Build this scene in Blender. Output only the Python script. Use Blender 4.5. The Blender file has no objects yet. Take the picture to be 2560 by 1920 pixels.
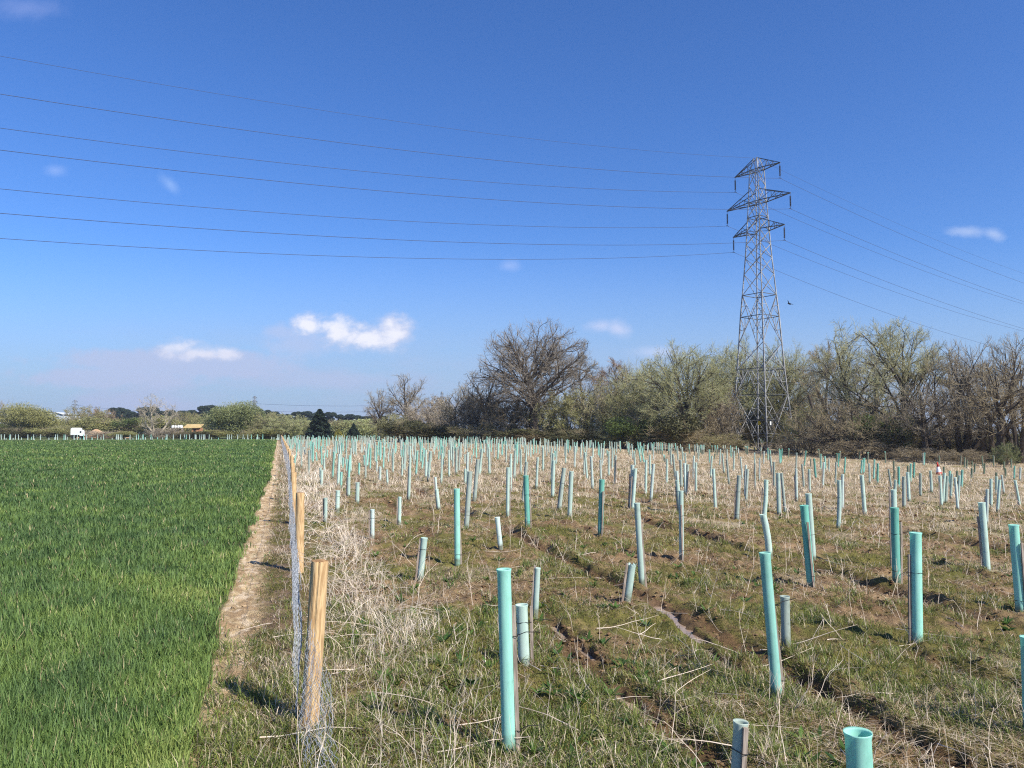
import bpy, math, random
import numpy as np
from mathutils import Vector, Matrix

# ------------------------------------------------------------------ camera, sky, sun, exposure
S = bpy.context.scene
CAMZ = 2.1
F = 1923.0                      # focal length in pixels of the 2560 px wide photograph
PITCH = math.atan(122 / F)
cam_d = bpy.data.cameras.new('camera'); cam = bpy.data.objects.new('camera', cam_d)
S.collection.objects.link(cam); S.camera = cam
cam_d.sensor_width = 36.0; cam_d.lens = F / 2560 * 36.0
cam_d.clip_start = 0.05; cam_d.clip_end = 20000
cam.location = (0, 0, CAMZ); cam.rotation_euler = (math.pi / 2 + PITCH, 0, 0)
CP, SP = math.cos(PITCH), math.sin(PITCH)


def ray(px, py):
    xc = (px - 1280) / F; yc = -(py - 960) / F
    return (xc, CP - yc * SP, SP + yc * CP)


def at(px, py, Y):
    d = ray(px, py); t = Y / d[1]
    return Vector((d[0] * t, Y, CAMZ + d[2] * t))


SUN_EL = math.radians(41.5)
SUN_AZ = math.atan2(0.749, -0.663)          # clockwise from +Y
sun_dir = Vector((math.sin(SUN_AZ) * math.cos(SUN_EL), math.cos(SUN_AZ) * math.cos(SUN_EL), math.sin(SUN_EL)))
sl = bpy.data.lights.new('sun', 'SUN'); so = bpy.data.objects.new('sun', sl); S.collection.objects.link(so)
sl.energy = 5.0; sl.angle = math.radians(0.53); sl.color = (1.0, 0.94, 0.83)
so.rotation_euler = sun_dir.to_track_quat('Z', 'Y').to_euler()

W = bpy.data.worlds.new('World'); S.world = W; W.use_nodes = True
nt = W.node_tree; nt.nodes.clear()


def N(t, kind, **kw):
    n = t.nodes.new(kind)
    for k, v in kw.items():
        setattr(n, k, v)
    return n


def math_n(t, op, a, b=None, c=None, clamp=False):
    n = t.nodes.new('ShaderNodeMath'); n.operation = op; n.use_clamp = clamp
    for i, v in enumerate((a, b, c)):
        if v is None:
            continue
        if isinstance(v, (int, float)):
            n.inputs[i].default_value = v
        else:
            t.links.new(v, n.inputs[i])
    return n.outputs[0]


def mixc(t, f, a, b, mode='MIX'):
    n = t.nodes.new('ShaderNodeMix'); n.data_type = 'RGBA'; n.blend_type = mode
    for s, v in ((n.inputs['Factor'], f), (n.inputs[6], a), (n.inputs[7], b)):
        if isinstance(v, (int, float)):
            s.default_value = v
        elif isinstance(v, tuple):
            s.default_value = (*v[:3], 1)
        else:
            t.links.new(v, s)
    return n.outputs[2]


def maprange(t, v, a, b, c=0.0, d=1.0, smooth=True):
    n = t.nodes.new('ShaderNodeMapRange'); n.clamp = True
    n.interpolation_type = 'SMOOTHSTEP' if smooth else 'LINEAR'
    t.links.new(v, n.inputs[0])
    for i, x in enumerate((a, b, c, d)):
        n.inputs[i + 1].default_value = x
    return n.outputs[0]


sky = N(nt, 'ShaderNodeTexSky', sky_type='NISHITA', sun_disc=False, sun_elevation=SUN_EL, sun_rotation=SUN_AZ)
sky.altitude = 200; sky.air_density = 1.0; sky.dust_density = 0.7; sky.ozone_density = 3.0
geo = N(nt, 'ShaderNodeTexCoord')
sep = N(nt, 'ShaderNodeSeparateXYZ'); nt.links.new(geo.outputs['Generated'], sep.inputs[0])
hs = N(nt, 'ShaderNodeHueSaturation'); nt.links.new(sky.outputs[0], hs.inputs['Color'])
hs.inputs['Saturation'].default_value = 1.14; hs.inputs['Value'].default_value = 0.93
skycol = mixc(nt, 1.0, hs.outputs[0], (0.76, 1.03, 1.50), 'MULTIPLY')
# cloud coordinates: directions of the sky, as slopes right of and above the +Y horizon
ysafe = math_n(nt, 'MAXIMUM', sep.outputs[1], 0.05)
cu = math_n(nt, 'DIVIDE', sep.outputs[0], ysafe)
cv = math_n(nt, 'DIVIDE', sep.outputs[2], ysafe)
cvec = N(nt, 'ShaderNodeCombineXYZ'); nt.links.new(cu, cvec.inputs[0]); nt.links.new(cv, cvec.inputs[1])


def nz(scale, detail, stretch=(1, 1), off=0.0, rough=0.6):
    mp = N(nt, 'ShaderNodeMapping'); mp.inputs['Scale'].default_value = (stretch[0], stretch[1], 1)
    mp.inputs['Location'].default_value = (off, off * 1.7, 0)
    nt.links.new(cvec.outputs[0], mp.inputs[0])
    n = N(nt, 'ShaderNodeTexNoise', noise_dimensions='2D'); nt.links.new(mp.outputs[0], n.inputs['Vector'])
    n.inputs['Scale'].default_value = scale; n.inputs['Detail'].default_value = detail; n.inputs['Roughness'].default_value = rough
    return n.outputs['Fac']


n_fine = nz(22, 8, (1, 1.5), 3.1); n_mid = nz(7, 5, (1, 2.2), 7.7); n_low = nz(2.6, 5, (1, 3.4), 1.3); n_warp = nz(60, 6, (1, 1.2), 12.1)


def blob(px, py, rx, ry, rot=0.0):
    """distance field of an ellipse in the sky: 1 at its middle, 0 at its rim"""
    d = ray(px, py); u0, v0 = d[0] / d[1], d[2] / d[1]
    du = math_n(nt, 'SUBTRACT', cu, u0); dv = math_n(nt, 'SUBTRACT', cv, v0)
    c, s = math.cos(rot), math.sin(rot)
    a = math_n(nt, 'ADD', math_n(nt, 'MULTIPLY', du, c * F / rx), math_n(nt, 'MULTIPLY', dv, s * F / rx))
    b = math_n(nt, 'ADD', math_n(nt, 'MULTIPLY', du, -s * F / ry), math_n(nt, 'MULTIPLY', dv, c * F / ry))
    r = math_n(nt, 'SQRT', math_n(nt, 'ADD', math_n(nt, 'MULTIPLY', a, a), math_n(nt, 'MULTIPLY', b, b)))
    return math_n(nt, 'SUBTRACT', 1.0, r)


def cloud(blobs, soft, gain, noise_amt, fine=None, tones=None):
    m = None
    for b in blobs:
        v = blob(*b)
        m = v if m is None else math_n(nt, 'SMOOTH_MAX', m, v, 0.25)
    nn = math_n(nt, 'MULTIPLY', math_n(nt, 'SUBTRACT', fine or n_fine, 0.5), noise_amt)
    nn2 = math_n(nt, 'MULTIPLY', math_n(nt, 'SUBTRACT', n_warp, 0.5), noise_amt * 0.35)
    m = math_n(nt, 'ADD', m, math_n(nt, 'ADD', nn, nn2))
    f = math_n(nt, 'MULTIPLY', maprange(nt, m, -0.12, soft), gain)
    if tones:                                    # thin edges and ragged hollows greyer than the thick middle
        return f, mixc(nt, maprange(nt, math_n(nt, 'ADD', m, math_n(nt, 'MULTIPLY', math_n(nt, 'SUBTRACT', n_mid, .5), 1.4)), .05, .75), tones[0], tones[1])
    return f


# the pale lavender veil low in the sky
veil = math_n(nt, 'MULTIPLY', maprange(nt, cv, 0.16, 0.03), maprange(nt, n_low, 0.36, 0.62))
veil = math_n(nt, 'MULTIPLY', veil, maprange(nt, cu, 0.15, -0.35, 0.35, 0.95))
haze_band = maprange(nt, cv, 0.27, 0.0, 0.0, 0.90)
col = mixc(nt, haze_band, skycol, (3.05, 4.2, 5.9))
col = mixc(nt, veil, col, (3.9, 4.5, 6.5))
layers = [
    ([(760, 865, 130, 45), (700, 830, 60, 30)], 0.8, 0.5, 1.7, (4.5, 5.05, 7.1)),
    ([(420, 905, 330, 40), (250, 945, 260, 34)], 0.45, 0.78, 1.5, (4.15, 4.75, 6.8)),
    ([(800, 950, 200, 26)], 0.8, 0.4, 1.5, (4.15, 4.75, 6.8)),
    ([(775, 812, 56, 38, -0.3), (835, 826, 78, 42, -0.2), (910, 842, 98, 42, 0.0), (990, 834, 68, 46, 0.1), (975, 810, 48, 40)], 0.78, 0.88, 1.45, (8.1, 8.0, 8.6)),
    ([(450, 868, 62, 32), (560, 882, 52, 26), (500, 884, 110, 26)], 0.95, 0.75, 1.6, (7.2, 7.2, 8.2)),
    ([(1545, 822, 50, 28, -0.25), (1500, 815, 52, 24)], 1.2, 0.62, 1.1, (6.1, 6.3, 8.1)),
    ([(2420, 578, 62, 19), (2485, 586, 38, 20, -0.4)], 1.0, 0.42, 1.0, (5.8, 6.6, 8.4)),
    ([(1272, 664, 34, 20)], 1.2, 0.22, 0.9, (6.5, 7.0, 9.4)),
    ([(425, 460, 22, 46, 0.7)], 1.2, 0.28, 0.9, (5.4, 7.0, 9.6)),
    ([(140, 426, 40, 20)], 1.2, 0.26, 0.9, (5.0, 6.2, 9.4)),
    ([(1650, 880, 90, 20)], 1.2, 0.4, 0.9, (6.5, 6.9, 9.0)),
    ([(60, 20, 130, 45)], 1.2, 0.20, 0.9, (5.0, 5.6, 9.0)),
]
for bl, soft, gain, na, c in layers:
    if gain in (.88, .75):
        f_, c_ = cloud(bl, soft, gain, na, None, ((5.5, 5.8, 7.4), c)); col = mixc(nt, f_, col, c_); continue
    col = mixc(nt, cloud(bl, soft, gain, na, n_mid if gain in (0.5, 0.78, 0.4) else None), col, c)
bg = N(nt, 'ShaderNodeBackground'); bg.inputs['Strength'].default_value = 0.084
nt.links.new(col, bg.inputs[0])
wo = N(nt, 'ShaderNodeOutputWorld'); nt.links.new(bg.outputs[0], wo.inputs[0])
S.view_settings.view_transform = 'Standard'; S.view_settings.look = 'None'
S.view_settings.exposure = 0.56; S.view_settings.gamma = 1.0; S.view_settings.use_curve_mapping = False
S.cycles.use_denoising = False; S.cycles.filter_width = 1.15; S.cycles.max_bounces = 5; S.cycles.diffuse_bounces = 3; S.cycles.transparent_max_bounces = 6
S.cycles.use_adaptive_sampling = True; S.cycles.adaptive_threshold = 0.006; S.cycles.sample_clamp_indirect = 4

# ------------------------------------------------------------------ helpers
HAZE = 0.0002
rng = np.random.default_rng(7)
random.seed(7)
_tab = np.random.default_rng(99).random((4, 256, 256))


def vn(x, y, s=1.0, k=0):
    x = np.asarray(x, float) / s + 57.3 * k; y = np.asarray(y, float) / s + 31.7 * k
    ix = np.floor(x).astype(int); iy = np.floor(y).astype(int)
    fx = x - ix; fy = y - iy
    fx = fx * fx * (3 - 2 * fx); fy = fy * fy * (3 - 2 * fy)
    T = _tab[k % 4]
    a = T[ix % 256, iy % 256]; b = T[(ix + 1) % 256, iy % 256]; c = T[ix % 256, (iy + 1) % 256]; d = T[(ix + 1) % 256, (iy + 1) % 256]
    return (a * (1 - fx) + b * fx) * (1 - fy) + (c * (1 - fx) + d * fx) * fy


def fbm(x, y, s, k=0, oct=4):
    v = 0; a = 0.5; t = 0
    for o in range(oct):
        v = v + a * vn(x, y, s / 2 ** o, k + o); t += a; a *= 0.5
    return v / t


def sstep(a, b, x):
    t = np.clip((np.asarray(x, float) - a) / (b - a), 0, 1)
    return t * t * (3 - 2 * t)


def base(x, y):
    x = np.asarray(x, float); y = np.asarray(y, float)
    xs = 0.5 * (x + np.sqrt(x * x + 1.0)) - 0.5
    xs = np.maximum(xs, 0)
    return -2.6 * (1 - np.exp(-xs / 60.0)) + 0.003 * np.clip(y - 10, 0, 240)


def xf(y):
    y = np.asarray(y, float)
    return 0.205 - 0.2925 * y - 0.010 * np.clip(y - 35, 0, 150)


def xw(y):
    y = np.asarray(y, float)
    return xf(y) - 0.93 + 0.13 * (fbm(y, y * 0 + 3, 1.1, 2) - 0.5) * 2 + 0.10 * (vn(y, y * 0, 5.0, 1) - 0.5) + 0.13 * np.clip((7.2 - y) / 2, 0, 1)


FURROWS = [(2.70, .13, .085), (4.50, .15, .095), (6.35, .13, .07), (8.7, .16, .13), (11.4, .14, .08), (14.9, .2, .16), (18.6, .16, .11), (23.5, .2, .12), (30, .25, .12)]


def furrow(x, y):
    u = x - xf(y); tot = 0
    for i, (u0, w, dp) in enumerate(FURROWS):
        c = u0 + 0.32 * (vn(y, y * 0 + i * 7, 3.2, i) - 0.5) + 0.10 * (vn(y, y * 0 + i * 7, 0.7, i + 1) - 0.5)
        m = sstep(.33, .60, vn(y, y * 0 + 11 * i, 2.6, i + 2))
        wv = w * (0.7 + 0.7 * vn(y, y * 0 + 5 * i, 0.5, i))
        e = (u - c) / wv
        tot = tot - .85 * dp * m * np.exp(-np.abs(e) ** 3) * (.75 + .5 * vn(x, y, .21, i + 1)) + dp * 0.5 * m * np.exp(-((e - 1.5) / .55) ** 2) * (0.5 + vn(x, y, .16, i))
    return tot


PUD = [(1.85, 9.9, 1.98, 8.15, .12), (1.93, 7.95, 2.03, 7.25, .10), (.44, 8.7, .58, 8.0, .07), (.66, 7.85, .80, 7.35, .07), (.86, 6.45, 1.06, 5.85, .09), (1.20, 5.15, 1.26, 4.85, .07)]


def puddle_dip(x, y, k=1.0):
    dip = 0
    for x0, y0, x1, y1, w in PUD:
        L2 = (x1 - x0) ** 2 + (y1 - y0) ** 2; t = np.clip(((x - x0) * (x1 - x0) + (y - y0) * (y1 - y0)) / L2, 0, 1)
        dd = np.hypot(x - x0 - t * (x1 - x0), y - y0 - t * (y1 - y0)) / (w * .8 * k)
        dip = np.maximum(dip, 1 - sstep(.5, 1.35, dd + .9 * (vn(x, y, .11, 1) - .5)))
    return dip


def clods(x, y):
    c = clods_raw(x, y); p = puddle_dip(x, y); b = puddle_dip(x, y, 2.3)
    c = c * (1 - b) + np.maximum(c, .01 + .02 * vn(x, y, .1, 2)) * b
    return c * (1 - p) - .055 * p


def clods_raw(x, y):
    u = x - xf(y)
    right = sstep(0.0, 0.6, u); left = 1 - sstep(-1.25, -0.95, u)
    mid = np.clip(1 - right - left, 0, 1)
    d = np.hypot(x, y)
    fade = 1 - sstep(40, 90, d)
    r = (fbm(x, y, 1.6, 0) - .5) * 0.16 + (fbm(x, y, .33, 1) - .5) * .11 + np.clip(fbm(x, y, .12, 2, 3) - .47, 0, 1) * .16 + (fbm(x, y, .045, 1, 2) - .5) * .02
    m = (fbm(x, y, .5, 3) - .5) * .05 + np.clip(fbm(x, y, .10, 1, 3) - .48, 0, 1) * .10 + (fbm(x, y, .035, 2, 2) - .5) * .016
    l = (fbm(x, y, .4, 3) - .5) * .04
    return (r * right + m * mid + l * left) * fade + furrow(x, y) * sstep(1.0, 2.0, u) * fade


def ground(x, y):
    return base(x, y) + clods(x, y)


def hit(px, py):
    """where the line of sight through a photograph pixel meets the ground"""
    d = ray(px, py)
    lo, hi = 0.5, 600.0
    f = lambda t: CAMZ + d[2] * t - float(base(d[0] * t, d[1] * t))
    if f(hi) > 0:
        return None
    for _ in range(50):
        m = (lo + hi) / 2
        if f(m) > 0:
            lo = m
        else:
            hi = m
    return Vector((d[0] * lo, d[1] * lo, float(ground(d[0] * lo, d[1] * lo))))


COL = S.collection


def tag(o, label=None, cat=None, group=None, kind=None):
    if label: o['label'] = label
    if cat: o['category'] = cat
    if group: o['group'] = group
    if kind: o['kind'] = kind
    return o


def empty(name, loc, rz=0.0):
    o = bpy.data.objects.new(name, None); COL.objects.link(o); o.location = loc; o.rotation_euler = (0, 0, rz)
    o.empty_display_size = 0.2
    return o


def mesh_np(name, V, loops, starts, mats=None, mat_idx=None, col=None, smooth=False):
    me = bpy.data.meshes.new(name)
    V = np.ascontiguousarray(V, np.float32); loops = np.ascontiguousarray(loops, np.int32).ravel(); starts = np.ascontiguousarray(starts, np.int32)
    me.vertices.add(len(V)); me.vertices.foreach_set('co', V.ravel())
    me.loops.add(len(loops)); me.loops.foreach_set('vertex_index', loops)
    me.polygons.add(len(starts)); me.polygons.foreach_set('loop_start', starts)
    for m in (mats or []):
        me.materials.append(m)
    if mat_idx is not None:
        me.polygons.foreach_set('material_index', np.ascontiguousarray(mat_idx, np.int32))
    if col is not None:
        a = me.color_attributes.new('Col', 'FLOAT_COLOR', 'POINT')
        c = np.ones((len(V), 4), np.float32); c[:, :3] = col
        a.data.foreach_set('color', c.ravel())
    me.polygons.foreach_set('use_smooth', np.full(len(starts), bool(smooth)))
    me.update(calc_edges=True)
    return me


def link(name, me, parent=None):
    o = bpy.data.objects.new(name, me); COL.objects.link(o)
    if parent: o.parent = parent
    return o


class MB:
    """collects simple solids into one mesh"""
    def __init__(s):
        s.v = []; s.f = []; s.m = []; s.sm = []

    def add(s, vs, fs, mi=0, sm=False):
        n = len(s.v); s.v += [tuple(v) for v in vs]; s.f += [tuple(n + i for i in f) for f in fs]
        s.m += [mi] * len(fs); s.sm += [sm] * len(fs)
        return s

    def bar(s, a, b, w, h=None, mi=0, up=None):
        a = Vector(a); b = Vector(b); h = h or w
        d = (b - a)
        if d.length < 1e-6: return s
        d.normalize(); r = up or (Vector((0, 0, 1)) if abs(d.z) < .95 else Vector((1, 0, 0)))
        x = d.cross(r).normalized(); y = x.cross(d).normalized()
        vs = [p + x * sx * w / 2 + y * sy * h / 2 for p in (a, b) for sx, sy in ((-1, -1), (1, -1), (1, 1), (-1, 1))]
        return s.add(vs, [(0, 3, 2, 1), (4, 5, 6, 7), (0, 1, 5, 4), (1, 2, 6, 5), (2, 3, 7, 6), (3, 0, 4, 7)], mi)

    def box(s, x0, y0, z0, x1, y1, z1, mi=0):
        vs = [(x, y, z) for z in (z0, z1) for x, y in ((x0, y0), (x1, y0), (x1, y1), (x0, y1))]
        return s.add(vs, [(0, 3, 2, 1), (4, 5, 6, 7), (0, 1, 5, 4), (1, 2, 6, 5), (2, 3, 7, 6), (3, 0, 4, 7)], mi)

    def lathe(s, prof, n=16, c=(0, 0, 0), mi=0, sm=True, close=False, jitter=None):
        vs = []; fs = []
        for i, (r, z) in enumerate(prof):
            for k in range(n):
                a = 2 * math.pi * k / n
                rr = r * (jitter(i, k) if jitter else 1)
                vs.append((c[0] + rr * math.cos(a), c[1] + rr * math.sin(a), c[2] + z))
        for i in range(len(prof) - 1):
            for k in range(n):
                k2 = (k + 1) % n
                fs.append((i * n + k, i * n + k2, (i + 1) * n + k2, (i + 1) * n + k))
        if close:
            fs.append(tuple((len(prof) - 1) * n + k for k in range(n)))
            fs.append(tuple(reversed(range(n))))
        return s.add(vs, fs, mi, sm)

    def tube(s, pts, r, n=5, mi=0, sm=True):
        pts = [Vector(p) for p in pts]; vs = []; fs = []
        for i, p in enumerate(pts):
            d = (pts[min(i + 1, len(pts) - 1)] - pts[max(i - 1, 0)]).normalized()
            ref = Vector((0, 0, 1)) if abs(d.z) < .9 else Vector((1, 0, 0))
            x = d.cross(ref).normalized(); y = x.cross(d)
            rr = r[i] if isinstance(r, (list, tuple)) else r
            for k in range(n):
                a = 2 * math.pi * k / n
                vs.append(p + x * math.cos(a) * rr + y * math.sin(a) * rr)
        for i in range(len(pts) - 1):
            for k in range(n):
                k2 = (k + 1) % n
                fs.append((i * n + k, i * n + k2, (i + 1) * n + k2, (i + 1) * n + k))
        fs.append(tuple(range(n))[::-1]); fs.append(tuple((len(pts) - 1) * n + k for k in range(n)))
        return s.add(vs, fs, mi, sm)

    def mesh(s, name, mats):
        me = bpy.data.meshes.new(name); me.from_pydata([tuple(v) for v in s.v], [], s.f)
        for m in (mats if isinstance(mats, (list, tuple)) else [mats]):
            me.materials.append(m)
        me.polygons.foreach_set('material_index', s.m); me.polygons.foreach_set('use_smooth', s.sm)
        me.update()
        return me

    def build(s, name, mats, parent=None):
        return link(name, s.mesh(name, mats), parent)


# ------------------------------------------------------------------ materials
def mat(name, c1, c2=None, rough=0.8, scale=6.0, stretch=(1, 1, 1), bump=0.0, bscale=None, metal=0.0, lo=.35, hi=.65, coord='Object', spec=0.3, detail=6, trans=0.0):
    m = bpy.data.materials.new(name); m.use_nodes = True; t = m.node_tree
    b = t.nodes['Principled BSDF']; b.inputs['Roughness'].default_value = rough; b.inputs['Metallic'].default_value = metal
    b.inputs['Specular IOR Level'].default_value = spec
    tc = N(t, 'ShaderNodeTexCoord'); mp = N(t, 'ShaderNodeMapping'); mp.inputs['Scale'].default_value = stretch
    t.links.new(tc.outputs[coord], mp.inputs[0])
    nn = N(t, 'ShaderNodeTexNoise'); nn.inputs['Scale'].default_value = scale; nn.inputs['Detail'].default_value = detail
    t.links.new(mp.outputs[0], nn.inputs['Vector'])
    c = mixc(t, maprange(t, nn.outputs['Fac'], lo, hi), c1, c2 or c1)
    t.links.new(c, b.inputs['Base Color'])
    if bump:
        nb = N(t, 'ShaderNodeTexNoise'); nb.inputs['Scale'].default_value = bscale or scale * 3; nb.inputs['Detail'].default_value = 5
        t.links.new(mp.outputs[0], nb.inputs['Vector'])
        bp = N(t, 'ShaderNodeBump'); bp.inputs['Strength'].default_value = 1.0; bp.inputs['Distance'].default_value = bump
        t.links.new(nb.outputs['Fac'], bp.inputs['Height']); t.links.new(bp.outputs[0], b.inputs['Normal'])
    if trans:
        tr = N(t, 'ShaderNodeBsdfTranslucent'); t.links.new(c, tr.inputs[0])
        mx = N(t, 'ShaderNodeMixShader'); mx.inputs[0].default_value = trans
        t.links.new(b.outputs[0], mx.inputs[1]); t.links.new(tr.outputs[0], mx.inputs[2])
        t.links.new(mx.outputs[0], t.nodes['Material Output'].inputs[0])
    return m


def mat_attr(name, rough=0.7, trans=0.3, spec=0.3, noise=None, bump=None):
    m = bpy.data.materials.new(name); m.use_nodes = True; t = m.node_tree
    b = t.nodes['Principled BSDF']; b.inputs['Roughness'].default_value = rough; b.inputs['Specular IOR Level'].default_value = spec
    a = N(t, 'ShaderNodeVertexColor', layer_name='Col'); c = a.outputs['Color']
    tc = N(t, 'ShaderNodeTexCoord')
    if noise:
        for sc, amt in noise:
            nn = N(t, 'ShaderNodeTexNoise'); nn.inputs['Scale'].default_value = sc; nn.inputs['Detail'].default_value = 8; nn.inputs['Roughness'].default_value = .65
            t.links.new(tc.outputs['Object'], nn.inputs['Vector'])
            v = maprange(t, nn.outputs['Fac'], .3, .7, 1 - amt, 1 + amt, False)
            cc = N(t, 'ShaderNodeCombineXYZ')
            for i in range(3): t.links.new(v, cc.inputs[i])
            c = mixc(t, 1.0, c, cc.outputs[0], 'MULTIPLY')
    t.links.new(c, b.inputs['Base Color'])
    if bump:
        nb = N(t, 'ShaderNodeTexNoise'); nb.inputs['Scale'].default_value = bump[0]; nb.inputs['Detail'].default_value = 8; nb.inputs['Roughness'].default_value = .7
        t.links.new(tc.outputs['Object'], nb.inputs['Vector'])
        bp = N(t, 'ShaderNodeBump'); bp.inputs['Distance'].default_value = bump[1]
        t.links.new(nb.outputs['Fac'], bp.inputs['Height']); t.links.new(bp.outputs[0], b.inputs['Normal'])
    if trans:
        tr = N(t, 'ShaderNodeBsdfTranslucent'); t.links.new(c, tr.inputs[0])
        mx = N(t, 'ShaderNodeMixShader'); mx.inputs[0].default_value = trans
        t.links.new(b.outputs[0], mx.inputs[1]); t.links.new(tr.outputs[0], mx.inputs[2])
        t.links.new(mx.outputs[0], t.nodes['Material Output'].inputs[0])
    return m


M = dict(
    soil=mat_attr('soil', .9, 0, .15, noise=[(9, .25), (45, .32), (150, .35), (420, .35)], bump=(75, .035)),
    leaf=mat_attr('leaf', .5, .30, .22), straw=mat_attr('straw', .7, .22, .3), stalk=mat_attr('stalk', .75, 0, .2),
    post=mat('post_wood', (.60, .42, .22), (.38, .235, .11), .85, 9, (6, 6, .7), .007, 16, lo=.38, hi=.66, detail=9),
    postend=mat('post_end_grain', (.42, .25, .11), (.22, .12, .05), .85, 30, bump=.003),
    stake=mat('stake_wood', (.40, .33, .27), (.22, .17, .135), .85, 7, (9, 9, .8), .003, 20),
    tie=mat('black_tie', (.012, .012, .013), rough=.45),
    wire=mat('wire', (.50, .52, .53), (.33, .35, .37), .5, 20, metal=.35),
    steel=mat('galvanised_steel', (.36, .36, .355), (.21, .21, .21), .6, 1.2, metal=.1, spec=.4),
    darksteel=mat('weathered_steel', (.115, .12, .125), (.065, .07, .075), .6, 1.5, metal=.3),
    insul=mat('insulator', (.035, .025, .03), (.02, .016, .02), .3),
    cable=mat('cable', (.07, .09, .16), rough=.6, metal=.2),
    white=mat('white_paint', (.80, .81, .82), (.68, .70, .70), .5, 3),
    dark=mat('dark_rubber', (.02, .02, .022), rough=.8),
    glass=mat('dark_glass', (.05, .06, .08), rough=.15),
    red=mat('cone_red', (.55, .05, .03), (.40, .035, .025), .6, 8), yellow=mat('sign_yellow', (.72, .52, .02), rough=.5),
    roof=mat('ochre_roof', (.55, .41, .19), (.42, .30, .13), .8, 2), brick=mat('tan_wall', (.42, .20, .10), (.30, .15, .08), .85, 2),
    heap=mat('heap_soil', (.55, .36, .21), (.40, .26, .15), .95, .9, bump=.1, bscale=3),
    grey=mat('grey_cladding', (.52, .55, .58), (.42, .45, .47), .6, .5), lightroof=mat('light_roof', (.7, .73, .75), (.55, .58, .6), .5, .4),
    bird=mat('bird_plumage', (.015, .015, .02), rough=.7),
    water=mat('puddle_water', (.36, .265, .19), (.28, .20, .14), .2, 5, spec=.2, bump=.001, bscale=12),
)


def tube_mat(name, a, b, dirt):
    m = bpy.data.materials.new(name); m.use_nodes = True; t = m.node_tree; bs = t.nodes['Principled BSDF']
    bs.inputs['Roughness'].default_value = .42; bs.inputs['Specular IOR Level'].default_value = .25
    tc = N(t, 'ShaderNodeTexCoord'); oi = N(t, 'ShaderNodeObjectInfo')
    add = N(t, 'ShaderNodeVectorMath'); t.links.new(tc.outputs['Object'], add.inputs[0])
    cx = N(t, 'ShaderNodeCombineXYZ'); t.links.new(math_n(t, 'MULTIPLY', oi.outputs['Random'], 50.0), cx.inputs[0]); t.links.new(cx.outputs[0], add.inputs[1])
    mp = N(t, 'ShaderNodeMapping'); mp.inputs['Scale'].default_value = (1, 1, .10); t.links.new(add.outputs[0], mp.inputs[0])
    n1 = N(t, 'ShaderNodeTexNoise'); n1.inputs['Scale'].default_value = 38; n1.inputs['Detail'].default_value = 6; n1.inputs['Roughness'].default_value = .7; t.links.new(mp.outputs[0], n1.inputs['Vector'])
    n2 = N(t, 'ShaderNodeTexNoise'); n2.inputs['Scale'].default_value = 9; n2.inputs['Detail'].default_value = 5; t.links.new(add.outputs[0], n2.inputs['Vector'])
    n3 = N(t, 'ShaderNodeTexNoise'); n3.inputs['Scale'].default_value = 120; n3.inputs['Detail'].default_value = 4; t.links.new(mp.outputs[0], n3.inputs['Vector'])
    c = mixc(t, maprange(t, n1.outputs['Fac'], .3, .7), a, b)
    c = mixc(t, math_n(t, 'MULTIPLY', maprange(t, n3.outputs['Fac'], .66, .74), maprange(t, n2.outputs['Fac'], .45, .6)), c, tuple(x * .42 for x in a))
    c = mixc(t, math_n(t, 'MULTIPLY', maprange(t, n2.outputs['Fac'], .52, .72), dirt), c, tuple(x * .62 for x in a))
    sp = N(t, 'ShaderNodeSeparateXYZ'); t.links.new(tc.outputs['Object'], sp.inputs[0])     # soil splashed on the foot of the tube
    sz = math_n(t, 'ADD', sp.outputs[2], math_n(t, 'MULTIPLY', n2.outputs['Fac'], -.25))
    c = mixc(t, maprange(t, sz, .02, -.10, 0, .75), c, (.14, .13, .06))
    ov = math_n(t, 'ADD', math_n(t, 'MULTIPLY', oi.outputs['Random'], .22), .89)
    cc = N(t, 'ShaderNodeCombineXYZ')
    for i in range(3): t.links.new(ov, cc.inputs[i])
    c = mixc(t, 1.0, c, cc.outputs[0], 'MULTIPLY')
    t.links.new(c, bs.inputs['Base Color'])
    bp = N(t, 'ShaderNodeBump'); bp.inputs['Distance'].default_value = .0012; t.links.new(n1.outputs['Fac'], bp.inputs['Height']); t.links.new(bp.outputs[0], bs.inputs['Normal'])
    tr = N(t, 'ShaderNodeBsdfTranslucent'); t.links.new(c, tr.inputs[0])
    mx = N(t, 'ShaderNodeMixShader'); mx.inputs[0].default_value = .32
    t.links.new(bs.outputs[0], mx.inputs[1]); t.links.new(tr.outputs[0], mx.inputs[2]); t.links.new(mx.outputs[0], t.nodes['Material Output'].inputs[0])
    return m


TM = {'m': tube_mat('tube_mint', (.32, .68, .57), (.42, .76, .66), .3), 's': tube_mat('tube_strong_or_shaded_mint', (.18, .53, .43), (.25, .60, .50), .3),  # 's': strong mint, also shade painted into tubes standing in shadow
      'p': tube_mat('tube_pale', (.50, .66, .58), (.60, .73, .65), .4), 'g': tube_mat('tube_grey', (.42, .51, .45), (.50, .57, .50), .5),
      'w': tube_mat('tube_whitish', (.60, .72, .66), (.66, .76, .70), .35)}

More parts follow.
